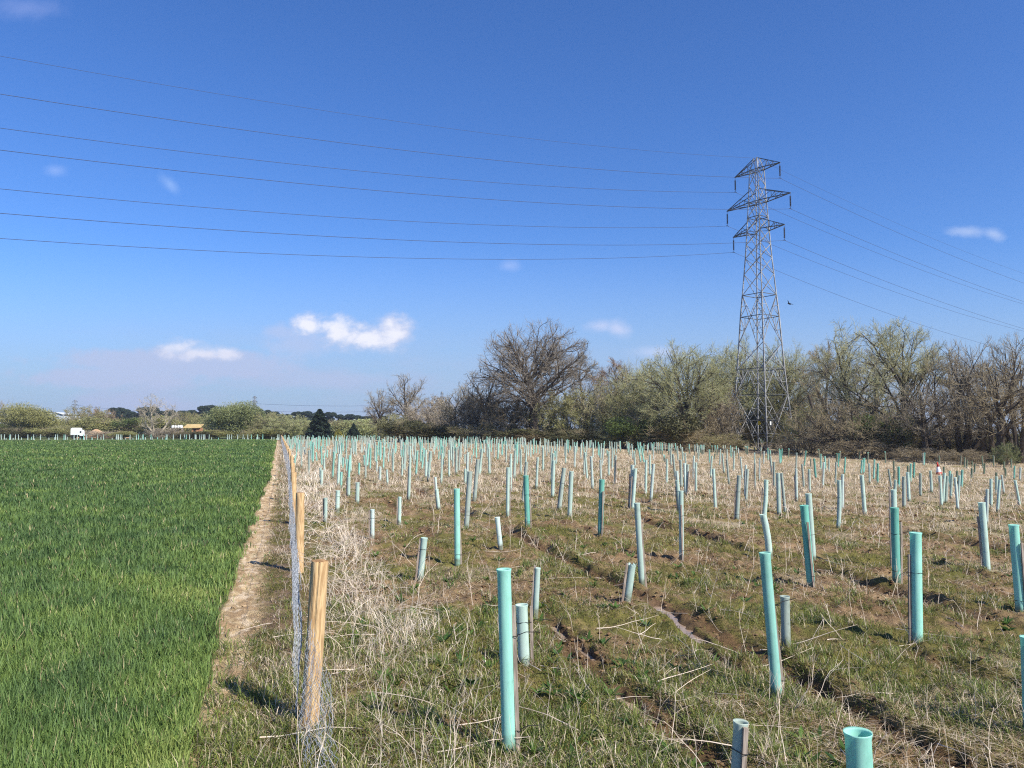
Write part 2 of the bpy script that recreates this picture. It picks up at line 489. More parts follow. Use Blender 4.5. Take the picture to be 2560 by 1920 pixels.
# ------------------------------------------------------------------ ground: one sheet, fine near the camera, reaching the horizon
def build_ground():
    rs = [0.6]
    while rs[-1] < 26: rs.append(rs[-1] * 1.0062 + .0)
    while rs[-1] < 120: rs.append(rs[-1] * 1.016)
    while rs[-1] < 6000: rs.append(rs[-1] * 1.12)
    rs = np.array(rs)
    fine = np.radians(np.arange(-42, 42.01, .13)); coarse = np.radians(np.arange(46, 318, 4.0))
    th = np.concatenate([fine, coarse]); nT = len(th); nR = len(rs)
    R, T = np.meshgrid(rs, th, indexing='ij')
    X = R * np.sin(T); Y = R * np.cos(T)
    Z = ground(X, Y)
    V = np.stack([X, Y, Z], -1).reshape(-1, 3)
    i = np.arange(nR - 1)[:, None] * nT; j = np.arange(nT)[None, :]; j2 = (j + 1) % nT
    q = np.stack([i + j, i + j2, i + nT + j2, i + nT + j], -1).reshape(-1, 4)[:, ::-1]
    # centre fan
    cen = len(V); V = np.vstack([V, [0, 0, float(ground(0, 0))]])
    tri = np.stack([np.full(nT, cen), np.arange(nT), (np.arange(nT) + 1) % nT], -1)[:, ::-1]
    loops = np.concatenate([q.ravel(), tri.ravel()])
    starts = np.concatenate([np.arange(len(q)) * 4, len(q) * 4 + np.arange(len(tri)) * 3])
    x, y = V[:, 0], V[:, 1]; d = np.hypot(x, y); u = x - xf(y)
    def C(*c): return np.array(c)[None, :]
    def mix(a, b, t): return a * (1 - t[:, None]) + b * t[:, None]
    mud = mix(C(.20, .125, .065) + 0 * V, C(.32, .215, .115), sstep(.35, .65, fbm(x, y, .3, 1)))
    moss = mix(C(.20, .175, .05) + 0 * V, C(.135, .13, .036), sstep(.3, .7, fbm(x, y, .25, 2)))
    dry = mix(C(.32, .24, .14) + 0 * V, C(.40, .33, .21), sstep(.3, .7, fbm(x, y, .4, 3)))
    col = mix(mud, moss, sstep(.40, .60, .62 * fbm(x, y, .9, 0) + .38 * fbm(x, y, .14, 2) + .08 * sstep(14, 4, y)))
    col = mix(col, dry, sstep(.42, .62, fbm(x, y, 1.3, 3) + .26 * sstep(14, 36, d) - .16))
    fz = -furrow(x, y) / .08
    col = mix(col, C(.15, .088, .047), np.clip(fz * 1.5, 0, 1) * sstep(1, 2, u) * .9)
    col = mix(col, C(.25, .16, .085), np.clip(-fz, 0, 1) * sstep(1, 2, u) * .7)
    clay = mix(C(.58, .43, .24) + 0 * V, C(.42, .285, .155), sstep(.42, .60, fbm(x, y, .13, 1)))
    clay = mix(clay, C(.74, .58, .39), sstep(.60, .72, fbm(x, y, .07, 2, 2)))
    strip_b = mix(C(.24, .165, .10) + 0 * V, C(.14, .125, .035), sstep(.45, .6, fbm(x, y, .5, 1) + .25 * sstep(9, 5, y)))
    du = u + 0.16 * (fbm(x, y, .45, 2) - .5) * 2
    st = mix(clay, strip_b, sstep(-.62, -.36, du))
    col = mix(st, col, sstep(-.15, .25, du))
    field = C(.060, .075, .026) + 0 * V
    field = mix(field, C(.13, .10, .05), sstep(.5, .7, fbm(x, y, .2, 1)) * sstep(14, 5, d))
    uw = x - xw(y)
    col = mix(field, col, sstep(-.06, .05, uw))
    col = mix(col, C(.17, .11, .065), np.clip(puddle_dip(x, y) * 1.2, 0, 1))
    far = sstep(176, 182, y)[:] * sstep(30, 0, x - xf(y) - 10)
    col = mix(col, C(.10, .12, .04), far)
    col = mix(col, C(.09, .12, .045), sstep(230, 300, d))
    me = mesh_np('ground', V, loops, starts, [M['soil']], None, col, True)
    return tag(link('ground', me), 'brown mossy planting ground beside a green wheat field', 'ground', kind='structure')


build_ground()

# ------------------------------------------------------------------ grass, wheat, straw
def scatter(n, d0, d1, a0=-46, a1=46, p=1.0):
    """points in the plane, even in log distance (p=1) and in bearing"""
    q = rng.random(n)
    if p == 1: d = d0 * (d1 / d0) ** q
    else: d = (d0 ** (1 - p) + q * (d1 ** (1 - p) - d0 ** (1 - p))) ** (1 / (1 - p))
    a = np.radians(a0 + (a1 - a0) * rng.random(n))
    return d * np.sin(a), d * np.cos(a), d


def blade_arrays(x, y, z, h, w, lean, bend, col, la=None):
    n = len(x); P = np.stack([x, y, z], -1)
    la = rng.random(n) * 2 * np.pi if la is None else la
    sa = la + np.pi / 2 + (rng.random(n) - .5) * 1.4
    s = np.stack([np.cos(sa), np.sin(sa), 0 * sa], -1) * (w / 2)[:, None]
    d0 = np.stack([np.cos(la) * np.sin(lean), np.sin(la) * np.sin(lean), np.cos(lean)], -1)
    l2 = lean + bend
    d1 = np.stack([np.cos(la) * np.sin(l2), np.sin(la) * np.sin(l2), np.cos(l2)], -1)
    mid = P + d0 * (h * .55)[:, None]; tip = mid + d1 * (h * .45)[:, None]
    V = np.stack([P - s * .7, P + s * .7, mid + s, mid - s, tip], 1).reshape(-1, 3)
    C = np.repeat(col, 5, axis=0)
    return V, C


def blade_obj(name, parts, material, kind='stuff', label=None, cat=None, parent=None):
    V = np.concatenate([p[0] for p in parts]); C = np.concatenate([p[1] for p in parts]); n = len(V) // 5
    b = np.arange(n)[:, None] * 5
    loops = np.concatenate([b + np.array([[0, 1, 2, 3]]), b + np.array([[3, 2, 4]])], 1)
    starts = np.stack([np.arange(n) * 7, np.arange(n) * 7 + 4], -1).ravel()
    me = mesh_np(name, V, loops, starts, [material], None, C, False)
    return tag(link(name, me, parent), label, cat, kind=kind)


def ramp(t, stops):
    t = np.clip(t, 0, 1); cs = np.array([c for _, c in stops]); ts = [a for a, _ in stops]
    return np.stack([np.interp(t, ts, cs[:, k]) for k in range(3)], -1)


def jit(c, amt):
    return np.clip(c * (1 + (rng.random((len(c), 1)) - .5) * 2 * amt), 0, 1)


# wheat field
x, y, d = scatter(640000, 2.6, 178, -46, 2)
k = (x < xw(y) + .05 * rng.standard_normal(len(x)) * (rng.random(len(x)) < .35)) & (y < 177)
k &= ~((x > xw(y) - .55) & (fbm(x, y, .35, 1) < .40 + .0 * x) & (rng.random(len(x)) < .85))
x, y, d = x[k], y[k], d[k]; n = len(x)
edge = sstep(1.3, 0.0, xw(y) - x)
tone = fbm(x, y, .7, 0) * .6 + fbm(x, y, 4, 2) * .4
c = ramp((tone - .36) * 2.2 + edge * .25 + (rng.random(n) - .5) * .55, [(0, (.088, .152, .052)), (.4, (.130, .208, .058)), (.8, (.188, .268, .066)), (1, (.29, .35, .10))])
dry = rng.random(n) < .03
c[dry] = (.42, .36, .19)
hh = (.17 + .10 * rng.random(n)) * (1 - .35 * edge) * (.8 + .4 * fbm(x, y, .8, 3)) * np.clip((d / 14) ** .12, 1, 1.4)
ww = .0088 * (.7 + .6 * rng.random(n)) * np.maximum(1, d / 8.0)
parts = [blade_arrays(x, y, ground(x, y) - .01, hh, ww, .05 + .55 * rng.random(n) ** 1.3, .1 + .9 * rng.random(n) ** 2, jit(c, .2))]
blade_obj('wheat', parts, M['leaf'], label='green young wheat covering the field left of the fence', cat='wheat')

# right side and verge ------------------------------------------------
G = []; D = []
# short fuzz of moss and fine grass
x, y, d = scatter(330000, 3.2, 60, -24, 46)
u = x - xf(y)
g = fbm(x, y, .8, 1)
gm = g + .14 * sstep(13, 5, d) + .10 * sstep(1.8, .6, u) * sstep(14, 8, d)
k = (u > -.55) & (puddle_dip(x, y) < .2) & (furrow(x, y) > -.022) & (gm > .43 + .16 * rng.random(len(x)))
x, y, d, g = x[k], y[k], d[k], g[k]; n = len(x)
c = ramp(fbm(x, y, .5, 2) * .7 + rng.random(n) * .5 - .1, [(0, (.070, .085, .022)), (.35, (.13, .14, .030)), (.6, (.21, .19, .045)), (.8, (.28, .20, .10)), (1, (.42, .33, .20))])
sc = np.maximum(1, d / 9)
G.append(blade_arrays(x, y, ground(x, y) - .004, (.025 + .05 * rng.random(n)) * np.minimum(sc, 1.6), .005 * sc, .2 + 1.0 * rng.random(n), .6 * rng.random(n), jit(c, .25)))
x, y, d = scatter(260000, 3.2, 17, -24, 45)
u = x - xf(y); k = (u > -.5) & (puddle_dip(x, y) < .25) & (rng.random(len(x)) < .35 + 1.3 * np.clip(fbm(x, y, .35, 2) - .35, 0, 1)); x, y, d = x[k], y[k], d[k]; n = len(x)
g_ = fbm(x, y, .9, 0) + .10 * sstep(14, 4, y)
c = ramp(g_ * 1.2 - .35 + .55 * rng.random(n), [(0, (.22, .14, .075)), (.3, (.36, .25, .14)), (.45, (.17, .14, .045)), (.7, (.16, .17, .035)), (1, (.24, .25, .05))])
G.append(blade_arrays(x, y, ground(x, y) - .003, .010 + .022 * rng.random(n), .0055 * np.maximum(1, d / 9) * (.6 + rng.random(n)), .3 + 1.2 * rng.random(n), .5 * rng.random(n), jit(c, .35)))
# tufts
nt_ = 15000
x, y, d = scatter(nt_, 3.2, 48, -26, 46)
u = x - xf(y)
gm = fbm(x, y, 1.0, 1) + .17 * sstep(11, 5, d) + .13 * sstep(2.4, .8, u) * sstep(12, 7, d)
k = (u > -.85) & (gm > .53 + .16 * rng.random(nt_)) & (puddle_dip(x, y) < .05) & (furrow(x, y) > -.03)
k &= ~((u < -.1) & (d > 12) & (rng.random(nt_) < .8))
x, y, d = x[k], y[k], d[k]
rep = (rng.integers(14, 34, len(x)) * np.clip(12 / d, .45, 1)).astype(int)
R = lambda a: np.repeat(a, rep)
tone = R(rng.random(len(x))); hs_ = R(.55 + .9 * rng.random(len(x)))
spread = R(.025 + .05 * rng.random(len(x))); dd = R(d); xx = R(x) + rng.standard_normal(rep.sum()) * spread; yy = R(y) + rng.standard_normal(rep.sum()) * spread
n = len(xx); sc = np.maximum(1, dd / 9)
c = ramp(tone * .6 + rng.random(n) * .5 - .05, [(0, (.075, .105, .028)), (.4, (.130, .175, .038)), (.75, (.21, .24, .055)), (1, (.38, .34, .15))])
k2 = rng.random(n) < .2; c[k2] = (.50, .42, .28)
G.append(blade_arrays(xx, yy, ground(xx, yy) - .01, (.06 + .10 * rng.random(n)) * hs_, .0052 * sc * (.7 + .7 * rng.random(n)), .15 + .75 * rng.random(n), .2 + .9 * rng.random(n), jit(c, .2)))
# volunteer wheat and grass along the clay strip
x, y, d = scatter(9000, 3.2, 60, -38, 0)
u = x - xf(y)
k = (u > -1.05) & (u < -.2) & (fbm(x, y, .6, 3) > .55)
x, y, d = x[k], y[k], d[k]; n = len(x)
c = ramp(rng.random(n), [(0, (.07, .17, .04)), (1, (.2, .27, .07))])
G.append(blade_arrays(x, y, ground(x, y) - .01, .07 + .10 * rng.random(n), .006 * np.maximum(1, d / 9), .3 + .8 * rng.random(n), .8 * rng.random(n), c))
# broad-leaved rosettes: wide short blades in whorls
x, y, d = scatter(700, 3.5, 26, -24, 44)
u = x - xf(y); k = (u > .2) & (furrow(x, y) > -.022) & (fbm(x, y, 1.4, 2) > .5); x, y, d = x[k], y[k], d[k]
rep = rng.integers(7, 13, len(x)); n = rep.sum()
la = rng.random(n) * 6.283; c = ramp(R(rng.random(len(x))), [(0, (.035, .085, .020)), (1, (.10, .17, .035))])
xx = R(x) + np.cos(la) * .01; yy = R(y) + np.sin(la) * .01
G.append(blade_arrays(xx, yy, ground(xx, yy) + .004, (.05 + .09 * rng.random(n)), .022 + .014 * rng.random(n), .7 + .6 * rng.random(n), .35 * rng.random(n), jit(c, .25), la))
blade_obj('grass', G, M['leaf'], label='patchy green grass and moss between the tree tubes', cat='grass')

PALE = [(0, (.30, .205, .12)), (.3, (.50, .385, .25)), (.65, (.72, .60, .44)), (1, (.88, .79, .66))]
# litter lying on the ground
x, y, d = scatter(230000, 3.2, 75, -30, 46)
u = x - xf(y); lit = fbm(x, y, 1.2, 3) + .12 * sstep(7, 22, d)
k = (u > -.75) & (lit > .46 - .06 * sstep(14, 30, d) + .20 * rng.random(len(x))) & ~((u < -.38) & (rng.random(len(x)) < .93)) & ((furrow(x, y) > -.03) | (rng.random(len(x)) < .2))
x, y, d = x[k], y[k], d[k]; n = len(x); sc = np.maximum(1, d / 9)
c = ramp(rng.random(n) ** 1.5 * .85 + .1 * fbm(x, y, 2, 1) - .10 * (d < 16), PALE)
D.append(blade_arrays(x, y, ground(x, y) + .008 + .012 * rng.random(n), (.05 + .16 * rng.random(n) ** 2), .0038 * sc * (.6 + .8 * rng.random(n)), 1.25 + .3 * rng.random(n), .15 * rng.random(n), jit(c, .2)))
x, y, d = scatter(240000, 3.2, 48, -26, 46)
u = x - xf(y)
k = (u > -.50) & (puddle_dip(x, y) < .2) & (furrow(x, y) > -.05) & (rng.random(len(x)) < .30 + .9 * np.clip(fbm(x, y, .5, 1) - .38, 0, 1) + .35 * (u < 0)); x, y, d = x[k], y[k], d[k]; n = len(x); sc = np.maximum(1, d / 9)
c = ramp(rng.random(n) ** 1.4, [(0, (.15, .095, .055)), (.4, (.27, .19, .115)), (.75, (.42, .32, .21)), (1, (.62, .51, .37))])
D.append(blade_arrays(x, y, ground(x, y) + .003, (.02 + .07 * rng.random(n)) * np.minimum(sc, 1.6), .0040 * sc * (.6 + .9 * rng.random(n)), .9 + .65 * rng.random(n), .3 * rng.random(n), jit(c, .25)))
# standing and leaning dead grass in clumps
x, y, d = scatter(26000, 4.5, 130, -30, 46)
u = x - xf(y)
band = np.exp(-((u - .80) / .60) ** 2) * sstep(7.2, 9.5, y) * (1 - sstep(45, 80, y)) * .26 + .13 * np.exp(-((u + .22) / .22) ** 2)
far = sstep(16, 42, d + 9 * (fbm(x, y, 5, 2) - .5)) * .36
mid_gap = .16 * np.exp(-((u - 3.2) / 1.2) ** 2) * sstep(30, 12, y)
cl = fbm(x, y, 1.5, 0) * .75 + fbm(x, y, 6, 1) * .25 + band + far - mid_gap
k = (u > -.6) & (puddle_dip(x, y) < .1) & (cl > .62 + .14 * rng.random(len(x))) & (x > -60)
x, y, d, u, far = x[k], y[k], d[k], u[k], far[k]
rep = (rng.integers(9, 22, len(x)) * np.clip(22 / d, .6, 1.0)).astype(int)
spread = R(.05 + .09 * rng.random(len(x))) * np.maximum(1, R(d) / 25); dd = R(d); uu = R(u)
xx = R(x) + rng.standard_normal(len(dd)) * spread; yy = R(y) + rng.standard_normal(len(dd)) * spread; n = len(xx)
la0 = R(rng.random(len(x)) * 6.283); la = la0 + rng.standard_normal(n) * 1.5
sc = np.maximum(1, dd / 10)
tall = .55 + 1.15 * sstep(14, 42, dd) + .9 * np.exp(-((uu - 1.0) / .8) ** 2) * sstep(6.5, 9, yy)
c = ramp(.15 + .75 * rng.random(n) ** .9 + .25 * np.exp(-((uu - 1.0) / .8) ** 2) - .06 * sstep(20, 60, dd) - .12 * (dd < 16), PALE)
D.append(blade_arrays(xx, yy, ground(xx, yy) - .01, (.09 + .22 * rng.random(n)) * tall, .0042 * sc ** .9 * (.6 + .8 * rng.random(n)), .25 + 1.2 * rng.random(n), .1 + .7 * rng.random(n), jit(c, .16), la))
blade_obj('dead_grass', D, M['straw'], label='pale dead grass and straw litter over the planted ground', cat='dead grass')


# ------------------------------------------------------------------ vectorised branching, for trees, bushes and dry weeds
def nrm(v): return v / np.maximum(np.linalg.norm(v, axis=-1, keepdims=True), 1e-9)


def grow(r, P, Dr, L, K, wander, up, curl=None):
    """polylines: N starts, directions, lengths -> (N, K+1, 3)"""
    n = len(P); out = np.zeros((n, K + 1, 3)); out[:, 0] = P; d = nrm(Dr)
    for i in range(K):
        d = nrm(d + r.standard_normal((n, 3)) * wander + np.array([0, 0, 1.0]) * up)
        out[:, i + 1] = out[:, i] + d * (L / K)[:, None]
    return out


def spawn(r, PL, L, rad, n, t0, t1, ang, angj, ratio, shade=.35):
    """children of polylines PL: start, direction, length, radius"""
    m, K1, _ = PL.shape; idx = np.repeat(np.arange(m), n); t = t0 + (t1 - t0) * ((np.tile(np.arange(n), m) + r.random(m * n)) / n)
    f = t * (K1 - 1); i = np.minimum(f.astype(int), K1 - 2); w = (f - i)[:, None]
    A = PL[idx, i]; B = PL[idx, i + 1]; P = A + (B - A) * w; T = nrm(B - A)
    q = r.standard_normal((m * n, 3)); q = nrm(q - T * (q * T).sum(-1, keepdims=True))
    a = ang + angj * r.standard_normal(m * n)
    D = T * np.cos(a)[:, None] + q * np.sin(a)[:, None]
    LL = L[idx] * ratio * (1 - shade * t) * (.7 + .6 * r.random(m * n))
    rr = rad[idx] * (1 - .6 * t)
    return P, D, LL, rr, idx


def tubes_np(PL, R0, R1, sides):
    n, K1, _ = PL.shape
    T = np.empty_like(PL); T[:, :-1] = PL[:, 1:] - PL[:, :-1]; T[:, -1] = T[:, -2]; T[:, 1:-1] = PL[:, 2:] - PL[:, :-2]; T = nrm(T)
    ref = np.where(np.abs(T[..., 2:3]) < .9, np.array([0, 0, 1.0]), np.array([1.0, 0, 0]))
    U = nrm(np.cross(T, ref)); V = np.cross(U, T)
    s = np.linspace(0, 1, K1)[None, :]; rad = R0[:, None] * (1 - s) + R1[:, None] * s
    a = np.arange(sides) * 2 * np.pi / sides
    P = PL[:, :, None] + rad[:, :, None, None] * (U[:, :, None] * np.cos(a)[:, None] + V[:, :, None] * np.sin(a)[:, None])
    b = (np.arange(n)[:, None, None] * K1 + np.arange(K1 - 1)[None, :, None]) * sides; k = np.arange(sides)[None, None, :]; k2 = (k + 1) % sides
    q = np.stack([b + k, b + k2, b + sides + k2, b + sides + k], -1).reshape(-1, 4)
    return P.reshape(-1, 3), q


def leaves_np(r, C, size, aspect=.55):
    n = len(C); a = nrm(r.standard_normal((n, 3))); b = nrm(np.cross(a, r.standard_normal((n, 3))))
    s = (size * (.6 + .8 * r.random(n)))[:, None]
    V = np.stack([C - a * s, C + b * s * aspect, C + a * s, C - b * s * aspect], 1).reshape(-1, 3)
    return V, np.arange(n * 4).reshape(-1, 4)


def quads(name, chunks, mats):
    """chunks: (V, quads, material index)"""
    V = []; Q = []; MI = []; o = 0
    for v, q, mi in chunks:
        V.append(v); Q.append(q + o); MI.append(np.full(len(q), mi)); o += len(v)
    Q = np.concatenate(Q)
    return mesh_np(name, np.concatenate(V), Q, np.arange(len(Q)) * 4, mats, np.concatenate(MI), None, False)


def wood(name, a, b): return mat(name, a, b, .9, 1.5, (1, 1, .5), coord='Object', spec=.1)


TW = dict(ash=wood('twigs_ash_grey', (.27, .235, .19), (.18, .155, .125)), grey=wood('twigs_grey', (.31, .265, .19), (.22, .185, .135)), brown=wood('twigs_brown', (.32, .265, .165), (.22, .18, .115)),
          red=wood('twigs_red_brown', (.36, .25, .17), (.26, .18, .12)), olive=wood('twigs_olive', (.38, .36, .20), (.27, .255, .145)),
          pale=wood('twigs_pale', (.48, .42, .33), (.34, .30, .24)), dead=wood('dead_wood', (.40, .35, .26), (.29, .25, .185)))
BK = dict(dark=wood('bark_dark', (.085, .068, .053), (.050, .040, .033)), mid=wood('bark_mid', (.21, .175, .13), (.13, .105, .08)), pale=TW['dead'])
LF = dict(bud=mat('buds_yellow_green', (.44, .46, .20), (.34, .36, .16), .7, .6, trans=.35), budbrown=mat('buds_brown', (.30, .24, .15), (.22, .17, .11), .8, .6, trans=.2),
          olive=mat('leaf_olive', (.33, .32, .12), (.23, .225, .085), .7, .35, trans=.3), green=mat('leaf_green', (.13, .17, .045), (.08, .11, .03), .6, .5, trans=.3),
          fresh=mat('leaf_fresh', (.29, .32, .135), (.20, .225, .09), .6, .5, trans=.35), ivy=mat('leaf_ivy', (.105, .10, .040), (.06, .062, .026), .6, .6, trans=.15),
          pine=mat('needle_dark', (.030, .050, .028), (.016, .028, .018), .7, .7, trans=.1), gold=mat('leaf_gold', (.40, .36, .08), (.22, .22, .06), .7, 1.5, trans=.2))


def make_tree(seed, H, RX, trunk=.3, limbs=7, counts=(7, 7, 6), leanv=(0, 0), r0=.035, twig_r=.016, up=.10, wander=.16, l1=.55, ang=.8,
              bark='dark', twig='grey', leaf=None, nleaf=0, lsize=.10, stems=1, cz=None, RZ=None, name='bare_tree', tip_up=.10, t0=.35, zlow=-.35, bow=(.30, .30), lumpy=1.0, ratios=(.48, .55, .62)):
    """trunk > limbs > boughs > branches > twigs, trimmed to an uneven rounded crown. Height H, half width RX."""
    r = np.random.default_rng(seed)
    cz = H * .60 if cz is None else cz; RZ = H - cz if RZ is None else RZ
    if stems == 1:
        P = np.zeros((1, 3)); Dr = np.array([[leanv[0], leanv[1], 1.0]]); L = np.array([H * trunk]); rad = np.array([H * r0])
    else:
        a = r.random(stems) * 6.283; P = np.stack([np.cos(a) * .4, np.sin(a) * .4, 0 * a], -1) * RX * .12
        sp = .25 + .55 * r.random(stems); Dr = np.stack([np.cos(a) * sp + leanv[0], np.sin(a) * sp + leanv[1], 1 + 0 * a], -1)
        L = H * trunk * (.7 + .6 * r.random(stems)); rad = np.full(stems, H * r0)
    T0 = grow(r, P, Dr, L, 7, .07, .02)
    thick = [tubes_np(T0, rad * 1.15, rad * .62, 8)]
    lvl = (T0, L, rad)
    # limbs leave the trunk and bend out to points spread evenly over the crown's surface
    nl = limbs; i = np.arange(nl) + .5; zt = 1 - (1.0 - zlow) * i / nl; az = i * 2.39996 + r.random() * 6.28 + r.standard_normal(nl) * .15
    rt = np.sqrt(np.maximum(0, 1 - zt ** 2)); TG = np.stack([leanv[0] * cz + RX * .80 * rt * np.cos(az), leanv[1] * cz + RX * .80 * rt * np.sin(az), cz + RZ * .80 * zt], -1)
    TG += r.standard_normal(TG.shape) * RX * .05
    si = np.array([np.argmin(np.linalg.norm(T0[:, -1, :2] - g[:2] * .5, axis=1)) for g in TG]) if stems > 1 else np.zeros(nl, int)
    f = np.clip(.45 + .6 * (zt + .35) + .08 * r.standard_normal(nl), t0, 1.0) * 6.999; fi = f.astype(int); fw = (f - fi)[:, None]
    A = T0[si, fi] * (1 - fw) + T0[si, fi + 1] * fw
    dist = np.linalg.norm(TG - A, axis=1); K = 9; s = np.linspace(0, 1, K + 1)[None, :, None]
    out = TG - A; out[:, 2] = 0
    mid = A + out * bow[0] + np.stack([0 * dist, 0 * dist, dist * bow[1]], -1) * np.sign(TG[:, 2:3] - A[:, 2:3] + 2.0)
    P1 = A[:, None] * (1 - s) ** 2 + mid[:, None] * 2 * s * (1 - s) + TG[:, None] * s ** 2
    wob = np.cumsum(r.standard_normal(P1.shape) * (wander * .16), axis=1); wob -= wob[:, :1]; P1 += wob * (dist[:, None, None] / K) * 2.2
    LL = dist * 1.1; r1 = rad[si] * (.20 + .22 * dist / dist.max())
    thick.append(tubes_np(P1, r1, r1 * .16, 6))

    def keep(PL):
        E = PL[:, -1]; az = np.arctan2(E[:, 1] - leanv[1] * cz, E[:, 0] - leanv[0] * cz)
        lump = 1 + lumpy * .13 * np.sin(az * 3 + seed) + lumpy * .09 * np.sin(az * 5 + E[:, 2] * 1.1 + seed * 2)
        q = ((E[:, 0] - leanv[0] * cz) / (RX * lump)) ** 2 + ((E[:, 1] - leanv[1] * cz) / (RX * lump)) ** 2 + ((E[:, 2] - cz) / (RZ * (lump * .5 + .5) * np.where(E[:, 2] < cz, 1.25, 1))) ** 2
        return (q < 1.03) & (E[:, 2] > .25)
    thin = []
    cur, cl, cr = P1, LL, r1
    mins = (.030, .020, twig_r)
    for i, nchild in enumerate(counts):
        P, D, L2, rr, _ = spawn(r, cur, cl, cr, nchild, .12 if i else .25, 1.0, .70, .20, ratios[i], .30)
        L2 = np.maximum(L2, H * .035)
        K = 5 if i == 0 else 4 if i == 1 else 3
        PL = grow(r, P, D, L2, K, wander * (1.1 if i < 2 else .8), up * .6 + (tip_up if i == len(counts) - 1 else 0))
        k = keep(PL); PL, L2, rr = PL[k], L2[k], rr[k]
        R0 = np.maximum(np.minimum(rr * .55, H * .0045 / (i + 1)), mins[i])
        tb = tubes_np(PL, R0, np.maximum(R0 * .4, twig_r * .6), 4 if i == 0 else 3)
        (thick if i == 0 else thin).append(tb)
        cur, cl, cr = PL, L2, R0
    body = quads('trunk', [(v, q, 0) for v, q in thick], [BK[bark]])
    ch = [(v, q, 0) for v, q in thin]; mats = [TW[twig]]
    if leaf:
        m = len(cur); idx = r.integers(0, m, nleaf); t = r.integers(1, cur.shape[1], nleaf)
        Cc = cur[idx, t] + r.standard_normal((nleaf, 3)) * .10
        v, q = leaves_np(r, Cc, lsize); ch.append((v, q, 1)); mats.append(LF[leaf])
    crown = quads('crown', ch, mats)
    root = empty(name, (0, 0, 0)); link('trunk', body, root); link('crown', crown, root)
    allv = np.concatenate([c[0] for c in ch])
    root['_h'] = float(np.percentile(allv[:, 2], 99.7)); root['_w'] = float((np.percentile(allv[:, 0], 99.3) - np.percentile(allv[:, 0], .7)) / 2)
    return root


